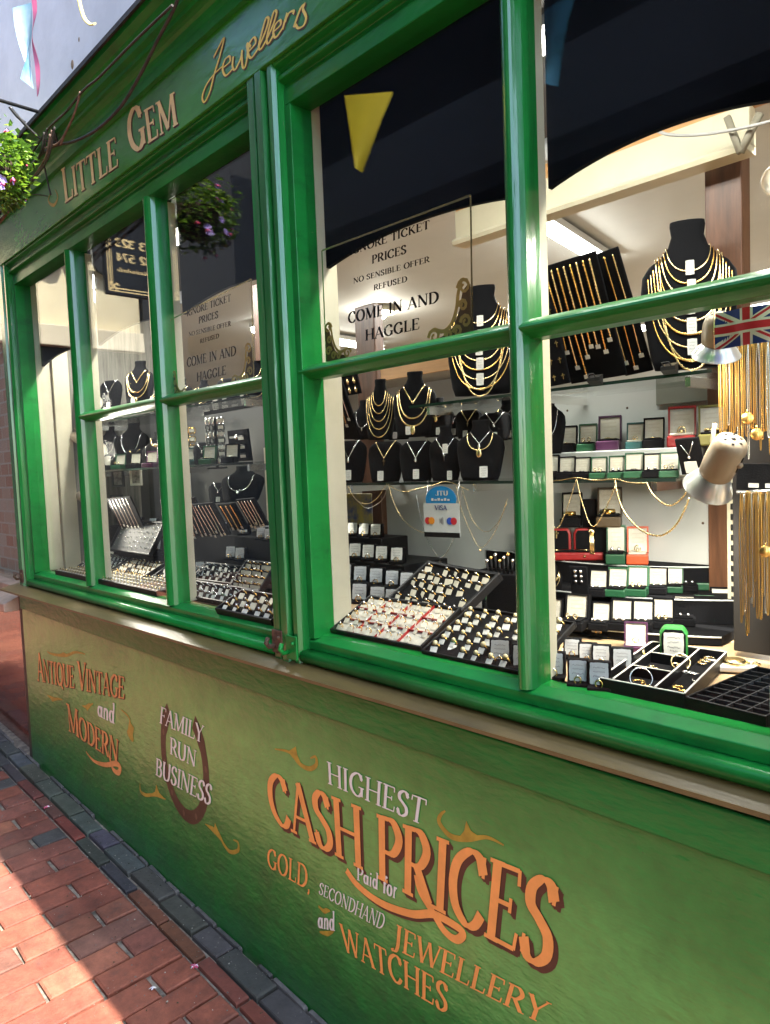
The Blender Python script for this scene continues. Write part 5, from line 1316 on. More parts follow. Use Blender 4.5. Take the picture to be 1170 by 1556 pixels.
pad(at(1118, 744, .36), at(1185, 746, .36), at(1118, 704, .36), 'black strip with two white tags between the upper and lower chain racks', lambda W, H, r: [(lambda o: (o.box(W * q - .009, W * q + .009, -.003, -.001, H * .1, H * .26), o.build('price_tag', CARD, r)))(MB()) for q in (.42, .8)])
o = MB(); P0, P1 = at(1085, 512, .30), at(1200, 500, .30); o.tube([P0, P1], .004, 8); P0, P1 = at(1120, 748, .34), at(1200, 746, .34); o.tube([P0, P1], .004, 8)
tag(o.build('chain_rail', SILVER), 'pair of thin rails that the gold chains hang from at the right', 'rail')
blk('backing_board', at(1112, 700, .42).x, at(1112, 700, .42).x + .35, .42, .43, 1.06, 1.72, mat('dark_backing', (.010, .007, .005), .8), 'dark board behind the gold chain racks at the right edge', 'board')
for k, (px, py) in enumerate(((1136, 636), (1150, 660), (1163, 838))):
    P = at(px, py, .285); o = MB(); o.lathe([(0, .0012), (.010, .001), (.011, 0), (.010, -.001), (0, -.0012)], 16); o.tube([(.0, .011, 0), (.0, .016, 0)], .0015, 5)
    b = o.build('gold_medal', GOLD); b.location = P; b.rotation_euler = (1.5, 0, .5); tag(b, ['gold disc pendant, upper of two before the chain rack', 'gold disc pendant, lower of two before the upper chain rack', 'gold disc pendant among the lower chain rack'][k], 'pendant')
# ---------------- hanging chains below the lower shelf
def swag(px, y, m, r, label, name='hanging_necklace', pend=None, chain=True):
    P = [at(a, b, y) for a, b in px]; S = [Vector(q) for q in smooth([tuple(q) for q in P], 8)]
    o = MB(); (o.chain(S, r, 0, r * 2.5) if chain else o.tube(S, r, 6))
    b = o.build(name, m)
    if pend:
        Q = at(pend[0], pend[1], y - .004); k = MB()
        if pend[2] == 'tassel':
            k.sphere(Q, .008, 0, 10, 6, (1, .7, .8))
            for i in range(5): k.tube([Q + Vector((-.004 + i * .002, 0, -.004)), Q + Vector((-.005 + i * .0025, 0, -.055))], .0012, 5)
        elif pend[2] == 'cross': k.box(Q.x - .0015, Q.x + .0015, Q.y - .001, Q.y + .001, Q.z - .02, Q.z); k.box(Q.x - .006, Q.x + .006, Q.y - .001, Q.y + .001, Q.z - .008, Q.z - .005)
        else: k.sphere(Q, .004, 0, 8, 6)
        k.build('pendant', m, b)
    return tag(b, label, 'necklace', 'necklaces hung under the lower shelf')
YS = .445
swag([(822, 758), (833, 782), (845, 803), (858, 782), (876, 728)], YS, PALEG, .0014, 'fine pale gold necklace hung in a V next to the thick mullion', pend=(845, 806, 'cross'))
swag([(876, 728), (885, 765), (900, 800), (918, 778), (934, 740)], YS, PALEG, .0018, 'gold necklace with tassel pendant hanging in front of the red boxes', pend=(899, 808, 'tassel'))
swag([(935, 730), (938, 750), (950, 780), (975, 806), (1003, 814), (1025, 800), (1040, 775), (1047, 756)], YS, PALEG, .0032, 'thick pale gold rope chain drooping lowest below the shelf')
swag([(982, 732), (990, 748), (1005, 763), (1020, 768), (1036, 757), (1046, 742)], YS, PALEG, .0028, 'short gold rope chain looped behind the lamp')
swag([(818, 731), (850, 730), (875, 726), (905, 730), (935, 728), (955, 733), (980, 734)], YS, PALEG, .002, 'gold chain pinned along the edge of the lower shelf')
swag([(528, 738), (540, 758), (555, 766), (572, 758), (588, 735)], .45, PALEG, .0014, 'pale gold necklace in a short loop above the blue poster')
swag([(524, 736), (545, 763), (560, 772), (580, 760), (590, 740)], .47, SILVER, .0012, 'silver necklace in a slightly longer loop above the blue poster')
swag([(590, 736), (602, 772), (618, 795), (640, 808), (652, 806), (665, 790), (672, 766)], .45, PALEG, .0014, 'gold necklace swinging down to the left edge of the card sign')
swag([(633, 752), (640, 790), (652, 825), (669, 847), (683, 832), (694, 800), (702, 745)], .44, SILVER, .0013, 'silver necklace hung in a long V around the card sign', pend=(669, 851, 'cross'))
swag([(694, 740), (700, 770), (715, 808), (730, 832), (748, 815), (762, 785), (771, 758)], .45, PALEG, .0012, 'fine necklace with drop hung right of the card sign', pend=(730, 836, 'drop'))
swag([(702, 742), (718, 790), (738, 808), (756, 795), (770, 765)], .47, PALEG, .0012, 'fine necklace in a round loop right of the card sign')
swag([(590, 737), (612, 747), (637, 742), (655, 738), (680, 732), (712, 745)], .45, PALEG, .002, 'pale chain pinned under the shelf edge above the card sign')
# ---------------- card payment sign
def pay_sign():
    A, B, D = at(645, 814, .42), at(694, 813, .42), at(646, 765, .42)
    W, H = (B - A).length, (D - A).length
    s_ = empty('card_payment_sign', A, .12, 'contactless card sign with blue dome top hanging under the shelf', 'sign'); s_.rotation_euler[1] = 0
    o = MB(); o.box(0, W, 0, .0015, 0, H); o.build('sign_board', mat('pale_grey_card', (.55, .57, .56), .5), s_)
    o = MB(); o.exty([(W * .08, H + .0002)] + [(W * .5 + W * .44 * math.cos(R(a)), H + .0002 + H * .52 * math.sin(R(a)) ** .8) for a in range(0, 181, 12)][::-1][1:-1] + [(W * .92, H + .0002)], 0, .0015); o.build('dome', mat('contactless_blue', (.01, .22, .52), .4), s_)
    o = MB(); o.box(0, W, -.0008, -.0001, -H * .03, H * .12); o.build('strip', BLACKP, s_)
    def wr(t, x0, x1, z, h, m, nm='lettering'):
        o = MB(); write(o, t, lambda a, b, L: (x0 + (x1 - x0) * a, -.0012 - L * .5, z + h * b), 0, bold=1.5); o.build(nm, m, s_)
    wr('VISA', W * .33, W * .67, H * .80, H * .14, mat('navy_print', (.02, .03, .15), .5))
    wr('UTL', W * .72, W * .36, H * 1.24, H * .14, CARD); wr('TAP', W * .3, W * .45, H * 1.06, H * .09, CARD) if False else None
    o = MB()
    for k in range(6): o.box(W * (.24 + k * .09), W * (.30 + k * .09), -.0012, -.0008, H * 1.08, H * (1.16 - .03 * (k % 2)))
    o.build('small_print', CARD, s_)
    def disc(x, z, r, m, nm, dy=0): o = MB(); o.exty([(x + r * math.cos(a * .393), z + r * math.sin(a * .393)) for a in range(16)], -.0012 - dy, -.0003 - dy); o.build(nm, m, s_)
    rr = H * .11
    disc(W * .12, H * .47, rr, mat('disc_red', (.5, .02, .03), .5), 'card_disc'); disc(W * .23, H * .47, rr, mat('disc_orange', (.7, .25, .02), .5), 'card_disc', .0005)
    disc(W * .74, H * .47, rr, mat('disc_blue', (.02, .08, .45), .5), 'card_disc'); disc(W * .85, H * .47, rr, mat('disc_red', (.5, .02, .03), .5), 'card_disc', .0005)
    o = MB()
    for k in range(3): o.tube([(W * (.44 + .04 * k) + H * .09 * math.cos(R(a)) * .5, -.001, H * .47 + H * .09 * math.sin(R(a)) * (1 + .3 * k)) for a in range(-50, 51, 20)], .0006, 4)
    o.build('contactless_waves', INK, s_)
    o = MB(); o.tube([(W * .08, .0, H * 1.02), (W * .06, .02, H * 1.72)], .0008, 4); o.tube([(W * .92, .0, H * 1.02), (W * .95, .02, H * 1.72)], .0008, 4); o.build('string', SILVER, s_)
pay_sign()
blk('leaflet', at(514, 770, .60).x, at(565, 770, .60).x, .60, .604, at(540, 797, .60).z, at(540, 750, .60).z, mat('blue_poster', (.02, .06, .2), .4, var=.6, vscale=16, col2=(.45, .35, .05)), 'blue and yellow leaflet standing behind the black card stands', 'leaflet')
# ---------------- right pane: tiers with boxes (lower centre)
z2 = at(958, 957, .42).z; z1 = at(950, 904, .52).z; z0 = at(950, 857, .62).z
CX = -1.0
def tier(r, z0_, z1_, label, m=VELVET):
    o = MB(); cy = .95; pts = []
    for i in range(25):
        x = CX - .42 + .82 * i / 24; q = r * r - ((x - CX) * .8) ** 2
        if q > 0: pts.append((x, min(.71, cy - math.sqrt(q))))
    poly = [(pts[0][0], .712)] + pts + [(pts[-1][0], .712)]
    o.extz(poly, z0_, z1_); b = tag(o.build('display_tier', m), label, 'display tier', 'curved tiers in the right-hand window')
    e = MB(); e.tube([(x, y - .001, z1_ - .002) for x, y in pts], .0022, 5); e.build('edge_strip', WHITE, b)
tier(.57, ZF, z2 - .001, 'curved black tier, lowest and widest, with a row of earring boxes'); tier(.46, z2, z1 - .001, 'curved black tier, middle step with white lined boxes'); tier(.35, z1, z0 - .001, 'curved black tier, top step carrying the red boxes')
def tier_row(items, z, pyf, label, grp, ysh=0.0):
    for i, (px, wp, m, j, cn) in enumerate(items):
        P = atz(px, pyf(px), z); jbox(P, wp, m, j, f'open {cn} box {what[j]}, {nth(i, len(items))}, {label}', grp, rz=.30 + .15 * (px - 950) / 150)
t1 = [(907, 28, VELVET, 'studs', 'black'), (937, 30, BOXGR, 'studs', 'green'), (968, 31, BOXGR, 'drops', 'green'), (999, 28, VELVET, 'studs', 'black'), (1024, 26, BOXGR, 'studs', 'green'), (1047, 26, VELVET, 'studs', 'black'), (1074, 30, BOXGR, 'brooch', 'dark green')]
tier_row(t1, z1, lambda px: 905 - max(0, px - 960) * .09, 'middle curved tier', 'boxes on the middle curved tier')
t2 = [(836, 30, VELVET, 'pendant', 'black'), (872, 37, VELVET, 'drops', 'black'), (911, 29, VELVET, 'studs', 'black'), (943, 32, VELVET, 'studs', 'black'), (976, 31, VELVET, 'studs', 'black'), (1007, 31, VELVET, 'drops', 'black'), (1040, 31, VELVET, 'studs', 'black'), (1071, 28, BOXGR, 'studs', 'green'), (1100, 34, VELVET, 'studs', 'black')]
tier_row(t2, z2, lambda px: 956 - max(0, px - 985) * .13 - max(0, 880 - px) * .1, 'lowest curved tier', 'boxes on the lowest curved tier')
# earring cards standing at the left of the middle tier
def ear_card(px, label):
    P = atz(px, 905, z1); s_ = ppm(P)
    pad(P, P + Vector((28 / s_ * .95, 28 / s_ * .2, 0)), P + Vector((0, .012, 46 / s_)), label, lambda W, H, r: [(lambda o: (o.sphere((W * a, -.003, H * b), .0045, 0, 8, 5, (1, .5, 1)), o.build('earring', SILVER, r)))(MB()) for a in (.34, .66) for b in (.5, .68, .84)], .006, 'earring card')
ear_card(868, 'black earring card with six silver studs on the middle curved tier'); ear_card(818, 'black earring card half hidden by the thick mullion')
put_bust('band', B_BAND, 842, 905, .5, 26, 46, 'tiny black stand with a broad pale necklace on the middle curved tier', 'black necklace busts')
def big_double(px0, px1, py0, label):
    A, B = atz(px0, py0, z0), atz(px1, py0, z0); W = (B - A).length
    b = empty('jewellery_case', A, math.atan2((B - A).y, (B - A).x), label, 'jewellery case')
    o = MB(); o.box(0, W, 0, .06, 0, .022); o.build('base', RED, b, .005)
    o = MB()
    for k in (0, 1): o.exty([(W * (.02 + .5 * k), .024), (W * (.48 + .5 * k), .024), (W * (.48 + .5 * k), .07), (W * (.44 + .5 * k), .085), (W * (.06 + .5 * k), .085), (W * (.02 + .5 * k), .07)], .04, .062)
    o.build('lid', RED, b, .004)
    o = MB()
    for k in (0, 1): o.exty([(W * (.06 + .5 * k), .027), (W * (.44 + .5 * k), .027), (W * (.44 + .5 * k), .07), (W * (.41 + .5 * k), .079), (W * (.09 + .5 * k), .079), (W * (.06 + .5 * k), .07)], .037, .0395)
    o.box(W * .04, W * .96, .006, .036, .0222, .026); o.build('lining', VELVET, b)
    for q in (.22, .7): o = MB(); o.sphere((W * q, -.002, .012), .004, 0, 8, 5); o.build('clasp', PALEG, b); o = MB(); o.tube([(W * q - .02, .02, .027), (W * q, .012, .028), (W * q + .02, .02, .027)], .0014, 5); o.build('necklace', PALEG, b)
big_double(822, 918, 852, 'double red case with black linings on the top curved tier')
Pq = atz(815, 846, z0); jbox(Pq, 30, RED, 'watch', 'small dark red box at the left of the double red case', 'boxes on the top curved tier')
jbox(atz(936, 856, z0), 28, BOXGR, 'studs', 'open green box with tall white card right of the double red case', 'boxes on the top curved tier', hs=1.5)
jbox(atz(969, 856, z0), 31, ORANGE, 'satin', 'bright orange box lined in satin on the top curved tier', 'boxes on the top curved tier', hs=1.3)
jbox(atz(997, 848, z0), 30, VELVET, 'satin', 'low black box behind the orange box on the top curved tier', 'boxes on the top curved tier')
P = at(868, 800, .66); jbox(P, 30, VELVET, 'watch', 'black watch box with open lid standing on the red case', 'boxes on the top curved tier', hs=1.25)
P = at(896, 806, .69); 
o = MB(); o.box(-.02, .02, 0, .02, 0, .088); b = o.build('black_carton', BLACKP, None, .002); b.location = P; b.rotation_euler = (0, 0, .3); tag(b, 'tall slim black carton between the watch box and the brown box', 'carton')
P = at(926, 800, .66); jbox(P, 36, mat('brown_leatherette', (.06, .035, .012), .45, bump=.2, bscale=200), 'watch', 'brown watch box with rounded open lid behind the green box', 'boxes on the top curved tier', hs=1.2)
blk('box_stack', at(905, 830, .66).x, at(940, 830, .66).x, .655, .69, z0 + .0, at(920, 802, .66).z - .001, BLACKP, 'closed black box under the brown watch box', 'box')
# ---------------- card stands on the floor, right pane
GC = 'grey card stands on the display bed'
fr = [(838, 985, 24), (870, 1000, 27), (893, 1008, 28), (914, 1012, 29), (946, 1020, 32)]
for i, (px, py, wp) in enumerate(fr): cstand(atz(px, py, ZF), wp, f'black stand with grey ornate card, {nth(i, 5)} of the back row by the mullion', GC, GREYCARD, rz=.45)
fr = [(843, 1035, 32), (879, 1046, 32), (911, 1052, 34)]
for i, (px, py, wp) in enumerate(fr): cstand(atz(px, py - 4, ZF), wp, f'large grey ornate card with gold ring, {["left", "middle", "right"][i]} one of the front three by the glass', GC, GREYCARD, rz=.45, hs=1.15)
cstand(atz(761, 1012, ZF), 34, 'large grey ornate card with gold ring left of the thick mullion', GC, GREYCARD, rz=.45, hs=1.1); cstand(atz(795, 1020, ZF), 34, 'grey ornate card half hidden by the thick mullion', GC, GREYCARD, rz=.45, hs=1.1)
jbox(atz(966, 990, ZF), 34, PURPLE, 'satin', 'purple edged box with white card on the bed before the curved tier', 'boxes on the display bed', hs=.9)
P = atz(1024, 1001, ZF); s_ = 40 / ppm(P)
gb = empty('green_case', P, .4, 'bright green rounded case holding an ornate white price card', 'jewellery case')
o = MB(); w_ = s_ / 2; o.exty([(-w_, 0), (w_, 0), (w_, s_ * .95), (w_ * .7, s_ * 1.2), (-w_ * .7, s_ * 1.2), (-w_, s_ * .95)], 0, .035); o.build('case', LIME, gb, .006)
o = MB(); o.exty([(-w_ * .85, .002), (w_ * .85, .002), (w_ * .85, s_ * .93), (w_ * .6, s_ * 1.12), (-w_ * .6, s_ * 1.12), (-w_ * .85, s_ * .93)], -.0012, -.0003); o.build('lining', VELVET, gb)
o = MB(); tagcard(o, 0, s_ * .58, -.004, s_ * .74, s_ * .9, 0, 1, random.Random(9)); o.build('price_card', [CARD, INK], gb)
# charm bracelets hanging on the front of the tier
for k, px in enumerate((920, 929, 937)):
    a = atz(px, 952, z2); a.y -= .012; o = MB(); o.chain([a, a + Vector((.001, -.004, -.02)), a + Vector((0, -.004, -.05 + .006 * k))], .003, 0, .009); b = o.build('charm_bracelet', PALEG); tag(b, ['charm bracelet hanging on the curved tier, left of three', 'charm bracelet hanging on the curved tier, middle of three', 'charm bracelet hanging on the curved tier, right of three'][k], 'bracelet')
# open compartment tray
A, B, D = atz(912, 1050, ZF), atz(1040, 1076, ZF), atz(990, 990, ZF)
E_ = atz(1105, 1012, ZF); U = (B - A); V = ((D - A) + (E_ - B)) * .5
ct = empty('compartment_tray', A, math.atan2(U.y, U.x), 'black compartment tray with white edges holding gold bracelets and bangles', 'display tray')
W, H = U.length, V.length; sk = V.dot(U.normalized())
o = MB(); o.prism([(0, 0), (W, 0), (W + sk, H), (sk, H)], lambda a, b: (a, b, 0), lambda a, b: (a, b, .004)); o.build('tray_bed', VELVET, ct)
o = MB()
def wl(p, q, mi=0, h=.024):
    dx, dy = q[0] - p[0], q[1] - p[1]; L = math.hypot(dx, dy); nx, ny = -dy / L * .0016, dx / L * .0016
    o.prism([(p[0] + nx, p[1] + ny), (p[0] - nx, p[1] - ny), (q[0] - nx, q[1] - ny), (q[0] + nx, q[1] + ny)], lambda a, b: (a, b, .0), lambda a, b: (a, b, h), mi)
    o.prism([(p[0] + nx, p[1] + ny), (p[0] - nx, p[1] - ny), (q[0] - nx, q[1] - ny), (q[0] + nx, q[1] + ny)], lambda a, b: (a, b, h + .0001), lambda a, b: (a, b, h + .0014), 1)
L_ = lambda u_, v_: (W * u_ + sk * v_, H * v_)
for a, b in ((L_(0, 0), L_(1, 0)), (L_(1, 0.0), L_(1, 1)), (L_(1, 1), L_(0, 1)), (L_(0, 1), L_(0, 0)), (L_(.15, .02), L_(.15, .98)), (L_(.66, .02), L_(.66, .98)), (L_(.16, .36), L_(.65, .36)), (L_(.16, .72), L_(.65, .72))): wl(a, b)
o.build('divider', [BLACKP, mat('pale_edge', (.6, .56, .5), .5)], ct)
rnd = random.Random(4)
def bangle(u_, v_, r, m, lab, tilt=1.2):
    c = L_(u_, v_); b = MB(); ring_bm(b, (0, 0, 0), r, .0016, 0, 'z', 26); q = b.build('bangle', m); q.location = ct.matrix_basis @ Vector((c[0], c[1], .012)) if False else Vector(ct.location) + Matrix.Rotation(ct.rotation_euler[2], 3, 'Z') @ Vector((c[0], c[1], .004 + r * math.sin(tilt))); q.rotation_euler = (tilt, 0, .5); tag(q, lab, 'bangle')
bangle(.40, .16, .019, SILVER, 'round silver bangle standing in the front of the compartment tray', 1.1); bangle(.58, .68, .017, PALEG, 'gold bangle standing at the middle of the compartment tray', .9)
def heap(u0, u1, v0, v1, n, m, label):
    b = MB()
    for k in range(n):
        c = L_(rnd.uniform(u0, u1), rnd.uniform(v0, v1)); pts = []; an = rnd.uniform(0, 6.28)
        for q in range(7): pts.append((c[0] + .010 * math.cos(an + q * .7), c[1] + .007 * math.sin(an + q * .7), .009 + .004 * (k % 3)))
        b.chain(smooth(pts, 4), .0022, 0, .005)
    q = b.build('bracelet', m); q.location = ct.location; q.rotation_euler = ct.rotation_euler; tag(q, label, 'bracelet')
heap(.22, .6, .44, .66, 5, PALEG, 'tangled gold bracelet in the middle of the compartment tray'); heap(.2, .5, .08, .16, 4, GOLD, 'gold bracelet lying along the front of the compartment tray'); heap(.3, .55, .8, .92, 3, PALEG, 'pale gold bracelet in the back of the compartment tray')
heap(.74, .92, .1, .25, 3, GOLD, 'heavy gold bracelet at the front right of the compartment tray'); heap(.74, .92, .4, .6, 4, SILVER, 'silver and gold bracelet in the right-hand compartment'); heap(.74, .92, .72, .9, 3, PALEG, 'pale bracelet at the back of the right-hand compartment')
# black slotted ring tray, watch in box, white card
A, B, D = atz(1046, 1076, ZF), atz(1162, 1106, ZF), atz(1098, 1018, ZF)
tr = tray_at(A, B, D, 'slot', 'empty black ring tray with slots by the glass at the right', .004, VELVET, .020, (4, 9), mat('black_velvet_lite', (.02, .02, .022), .8))
P = atz(1120, 1018, ZF); wb = empty('watch_box', P, .5, 'flat white box with a gold watch on it behind the empty ring tray', 'watch')
o = MB(); o.box(-.035, .035, -.02, .025, 0, .012); o.build('box', CARD, wb, .003)
o = MB(); o.lathe([(0, .008), (.018, .008), (.021, .004), (.021, 0), (0, 0)], 24, c=(-.004, .002, .0125)); o.build('watch_case', PALEG, wb)
o = MB(); o.lathe([(0, .0002), (.016, .0002), (.016, 0)], 24, c=(-.004, .002, .0206)); o.build('dial', mat('bronze_dial', (.3, .2, .08), .3, .6), wb)
o = MB(); o.chain([(.017, .002, .016), (.03, -.002, .016), (.042, .004, .010)], .004, 0, .007); o.build('strap', PALEG, wb)
P = atz(1070, 1002, ZF); o = MB(); o.box(-.032, .032, -.01, .012, 0, .006); b = o.build('card_box', CARD, None, .002); b.location = P; b.rotation_euler = (0, 0, -.15); tag(b, 'flat white card box behind the compartment tray', 'box')
P = atz(1158, 1100, ZF); o = MB(); o.box(0, .05, 0, .002, 0, .06); b = o.build('notice_card', CARD); b.location = P + Vector((.012, -.004, 0)); b.rotation_euler = (-.1, 0, .3); tag(b, 'white card standing against the glass at the bottom right edge', 'card')
for k, (px, py) in enumerate(((966, 1080 - 62), (1052, 1022))):
    pass
# ---------------- right window, left pane
put_bust('five', B_FIVE, 578, 668, .55, 50, 92, 'black bust with five pale gold strands under the notice', 'black necklace busts', rz=.5)
put_bust('three', B_THREE, 630, 664, .56, 70, 100, 'tall black bust with two heavy gold necklaces and a locket', 'black necklace busts', rz=.5)
put_bust('lock', B_LOCK, 664, 664, .60, 52, 60, 'black bust with a silver locket behind the lower row of busts', 'black necklace busts')
put_bust('vg', B_VG, 712, 666, .60, 44, 56, 'black bust with a small gold drop next to the locket bust', 'black necklace busts')
put_bust('v', B_V, 752, 670, .60, 54, 56, 'black bust with a choker close to the thick mullion', 'black necklace busts')
zsb = ZS2 + .0005
def sb(px, y=.52): P = at(px, 733, y); return P
for i, (key, mk, px, wp, hp, lab) in enumerate([('v', B_V, 532, 56, 82, 'silver V necklace, at the left end of the lower shelf'), ('vg', B_VG, 586, 60, 80, 'gold cross necklace and white tag, second along the lower shelf'), ('v', B_V, 634, 60, 80, 'silver drop necklace, third along the lower shelf'), ('key', B_KEY, 677, 54, 84, 'silver key pendant, fourth along the lower shelf'), ('lock', B_LOCK, 730, 76, 92, 'round locket and fine chains, largest at the right of the lower shelf')]):
    P = at(px, 733, .53); P.z = ZS2 + .0005; s_ = ppm(P)
    use(('bust', key), mk, P, .45, 'black bust with ' + lab, 'black necklace busts', (wp / s_, wp / s_, hp / s_))
P = at(838, 690, .6); put_bust('plain', B_PLAIN, 832, 690, .55, 56, 88, 'black bust with one silver chain just right of the thick mullion', 'black necklace busts')
pad(at(512, 668, .5), at(548, 668, .5), at(520, 590, .58), 'black pad with long chains and four white tags at the left of the right-hand window', pad_chains(5, [SILVER, PALEG], True, .0016, .85, (.3, .9)))
pad(at(502, 606, .58), at(548, 598, .58), at(502, 570, .60), 'black pad of small gold charms in rows high by the cream lining', pad_grid(5, 3, 'drop'))
GBk = 'black card stands on the left steps'
for r_, (py, xs, wp, y, nm) in enumerate([(815, [521, 537, 554, 572], 17, .60, 'top'), (850, [520, 541, 561, 581, 604], 20, .52, 'second'), (886, [526, 549, 573, 597, 619, 640], 22, .44, 'third'), (916, [522, 548, 575, 598], 25, .37, 'lowest')]):
    zz = at(550, py, y).z
    x0, x1 = at(505, py, y).x - .03, at(xs[-1] + wp, py, y).x
    blk('card_step', x0, x1, y - .03, .70 - .001 * r_, ZF - .002 + .0001 * r_, zz - .0005, BLACKP, f'black step carrying the {nm} row of card stands', 'display step')
    for i, px in enumerate(xs):
        P = at(px, py, y - .008); P.z = zz
        cstand(P, wp * 1.12, f'black stand with white ornate card, {nth(i, len(xs))} in {nm} row of left steps', GBk, CARD if py < 880 else GREYCARD, rz=.45)
P = at(470 + 0, 700, .5)
# tilted black tray with white tags
A = Vector((-1.403, .208, ZF + .008)); U = Vector((.293, -.072, 0)); D = perpD(A, A + U, 655, 864); V = D - A
tray_at(A, A + U, D, 'tilt', 'tilted black tray with five rows of white tagged rings', .009)
rings_on(A, A + U, D, 7, 7, ('ring', 'c'), RINGC, 'ring with white tag in the tilted black tray in the middle', 'rings in the tilted tray', .04, 1.3, 3)
# cream ring tray at the front left
A = Vector((-1.378, .032, ZF)); U = Vector((.295, .008, 0)); V = perpD(A, A + U, 566, 914) - A
tray_at(A, A + U, A + V, 'cream', 'cream ring tray with dark red dividers by the left jamb of the right-hand window', .006, SATIN, .018, (4, 3), RED)
rings_on(A, A + U, A + V, 9, 5, ('ring', 'cr'), ring_make(mat('ivory_tag', (.80, .72, .56), .6), GOLD, SILVER, .014, .011), 'gold ring with ivory tag in the cream ring tray', 'rings in the cream tray', .05, 1.1, 4)
# black pad with stone rings
A = Vector((-1.062, .026, ZF)); U = Vector((.275, .0, 0)); V = perpD(A, A + U, 716, 930) - A
tray_at(A, A + U, A + V, 'stone', 'black ring pad with large stone rings and white tags before the mullion', .004, VELVET, .014)
rings_on(A, A + U, A + V, 7, 6, ('ring', 'st'), RINGB, 'large stone ring with white tag on the black pad before the mullion', 'rings on the black pad', .12, 1.35, 5, .007, .004)
for k, (px, py) in enumerate(((703, 938), (722, 985), (690, 992))):
    P = atz(px, py - 5, ZF + .012); use(('ring', 'gr'), RINGG, P, .4, ['green stone ring at the back of the black pad', 'green stone ring in the middle of the black pad', 'green stone ring at the front of the black pad'][k], None, (1.6, 1.6, 1.6))
# stand of earrings at the back near the mullion
P = atz(752, 905, ZF)
blk('earring_stand', at(738, 880, .36).x, at(790, 880, .36).x, .36, .40, ZF, at(760, 872, .36).z, VELVET, 'black block with cards and pins beside the thick mullion', 'display block')
for i in range(7):
    a = at(742 + i * 6, 872, .37); o = MB(); o.tube([a, a + Vector((.002 * (i - 3) * .5, 0, .03 + .008 * (i % 3)))], .003, 6); o.sphere(a + Vector((.001 * (i - 3), 0, .034 + .008 * (i % 3))), .005, 1); b = o.build('brooch_pin', [BLACKP, GOLD if i % 2 else SILVER]); tag(b, 'brooch pin standing in the black block beside the thick mullion', 'pin', 'pins in the block')
for i, (px, py, wp) in enumerate(((750, 905, 24), (776, 908, 24))): cstand(atz(px, py, ZF), wp, ['grey card stand left before the pin block', 'grey card stand right before the pin block'][i], GC, GREYCARD, rz=.45)
rings_on(atz(722, 930, ZF), atz(785, 935, ZF), atz(740, 912, ZF), 5, 2, ('ring', 'd'), RINGS, 'silver ring with white tag before the pin block', 'rings by the pin block', 0, 1.4, 8, .002)
# ---------------- notices on the glass
def notice(corners, lines, orn, label, yy):
    n = empty('glass_notice', at(*corners[0], yy), 0, label, 'notice')
    o = MB(); P = [at(q[0], q[1], yy) for q in corners]
    for a, b in zip(P, P[1:] + P[:1]):
        ribbon(o, [(a.x, a.z), (b.x, b.z)], lambda i, ty, t: .0022, lambda p, q, L: (p, yy, q), 0, 0)
    sub(o, 'border', PALEG, n)
    for s_, bl_, br_, h0, h1 in lines:
        o = MB(); write(o, s_, quadmap(bl_, br_, (bl_[0], bl_[1] - h0), (br_[0], br_[1] - h1), yy, .0003), 0, bold=1.35); sub(o, 'lettering', BLACKV, n)
    for (c, sx_, hh) in orn:                                     # scrolled corner: a swept bracket of leaves with two volutes
        C0 = at(*c, yy); o = MB(); H = hh
        def pt(a, b): return (C0.x + sx_ * a * H, C0.z + b * H)
        poly = [pt(0, 0), pt(.98, 0), pt(.9, .08), pt(.62, .14), pt(.42, .3), pt(.3, .55), pt(.2, .9), pt(.08, 1.0), pt(0, 1.0)]
        o.exty(poly if sx_ > 0 else poly[::-1], yy, yy + .001, 1)
        for cx, cz, r0 in ((.16, .98, .17), (.98, .13, .17), (.2, .62, .12), (.6, .1, .1), (.14, .3, .14), (.36, .14, .12)):
            S = [pt(cx + r0 * (1 - q / 14) * math.cos(q * .72), cz + r0 * (1 - q / 14) * math.sin(q * .72)) for q in range(12)]
            ribbon(o, S, lambda i, ty, t: H * .042 * (1 - t * .4), lambda p, q, L: (p, yy - L, q), .0006 + .0001 * cx, 0)
        S = smooth([pt(.98, .28), pt(.72, .2), pt(.5, .32), pt(.36, .6), pt(.3, .9), pt(.2, 1.14)], 5)
        ribbon(o, S, lambda i, ty, t: H * .042, lambda p, q, L: (p, yy - L, q), .0009, 0)
        sub(o, 'corner_ornament', [mat('antique_gold_print', (.55, .38, .12), .35, .5), mat('dark_gold_shade', (.10, .055, .02), .5)], n)
    return n
notice([(489, 381), (715, 297), (718, 512), (496, 552)],
       [('IGNORE TICKET', (532, 388), (653, 347), 12, 13), ('PRICES', (565, 401), (618, 385), 12.5, 13.5), ('NO SENSIBLE OFFER', (537, 431), (653, 398), 8, 9), ('REFUSED', (568, 441.5), (619, 428), 8.5, 9), ('COME IN AND', (529, 492), (667, 459.5), 17, 18), ('HAGGLE', (555, 518), (638, 500), 16.5, 17.5)],
       [((496, 550), 1, .080), ((717, 510), -1, .100)], 'gilt bordered notice reading COME IN AND HAGGLE in the tall right-hand pane', .016)
notice([(259, 486), (382, 424), (386, 580), (264, 606)],
       [('IGNORE TICKET', (284, 481), (351, 457.5), 10, 11), ('PRICES', (302, 492), (332, 483), 10, 11), ('NO SENSIBLE OFFER', (287, 511.5), (351, 495), 6.5, 7.5), ('REFUSED', (304, 522), (333, 513.5), 6.5, 7), ('COME IN AND', (284, 558), (359, 540), 14, 15), ('HAGGLE', (299, 580), (344, 569), 13.5, 14)],
       [((264, 604), 1, .072), ((385, 579), -1, .092)], 'smaller looking gilt bordered notice reading COME IN AND HAGGLE beside the reflected flowers', .016)
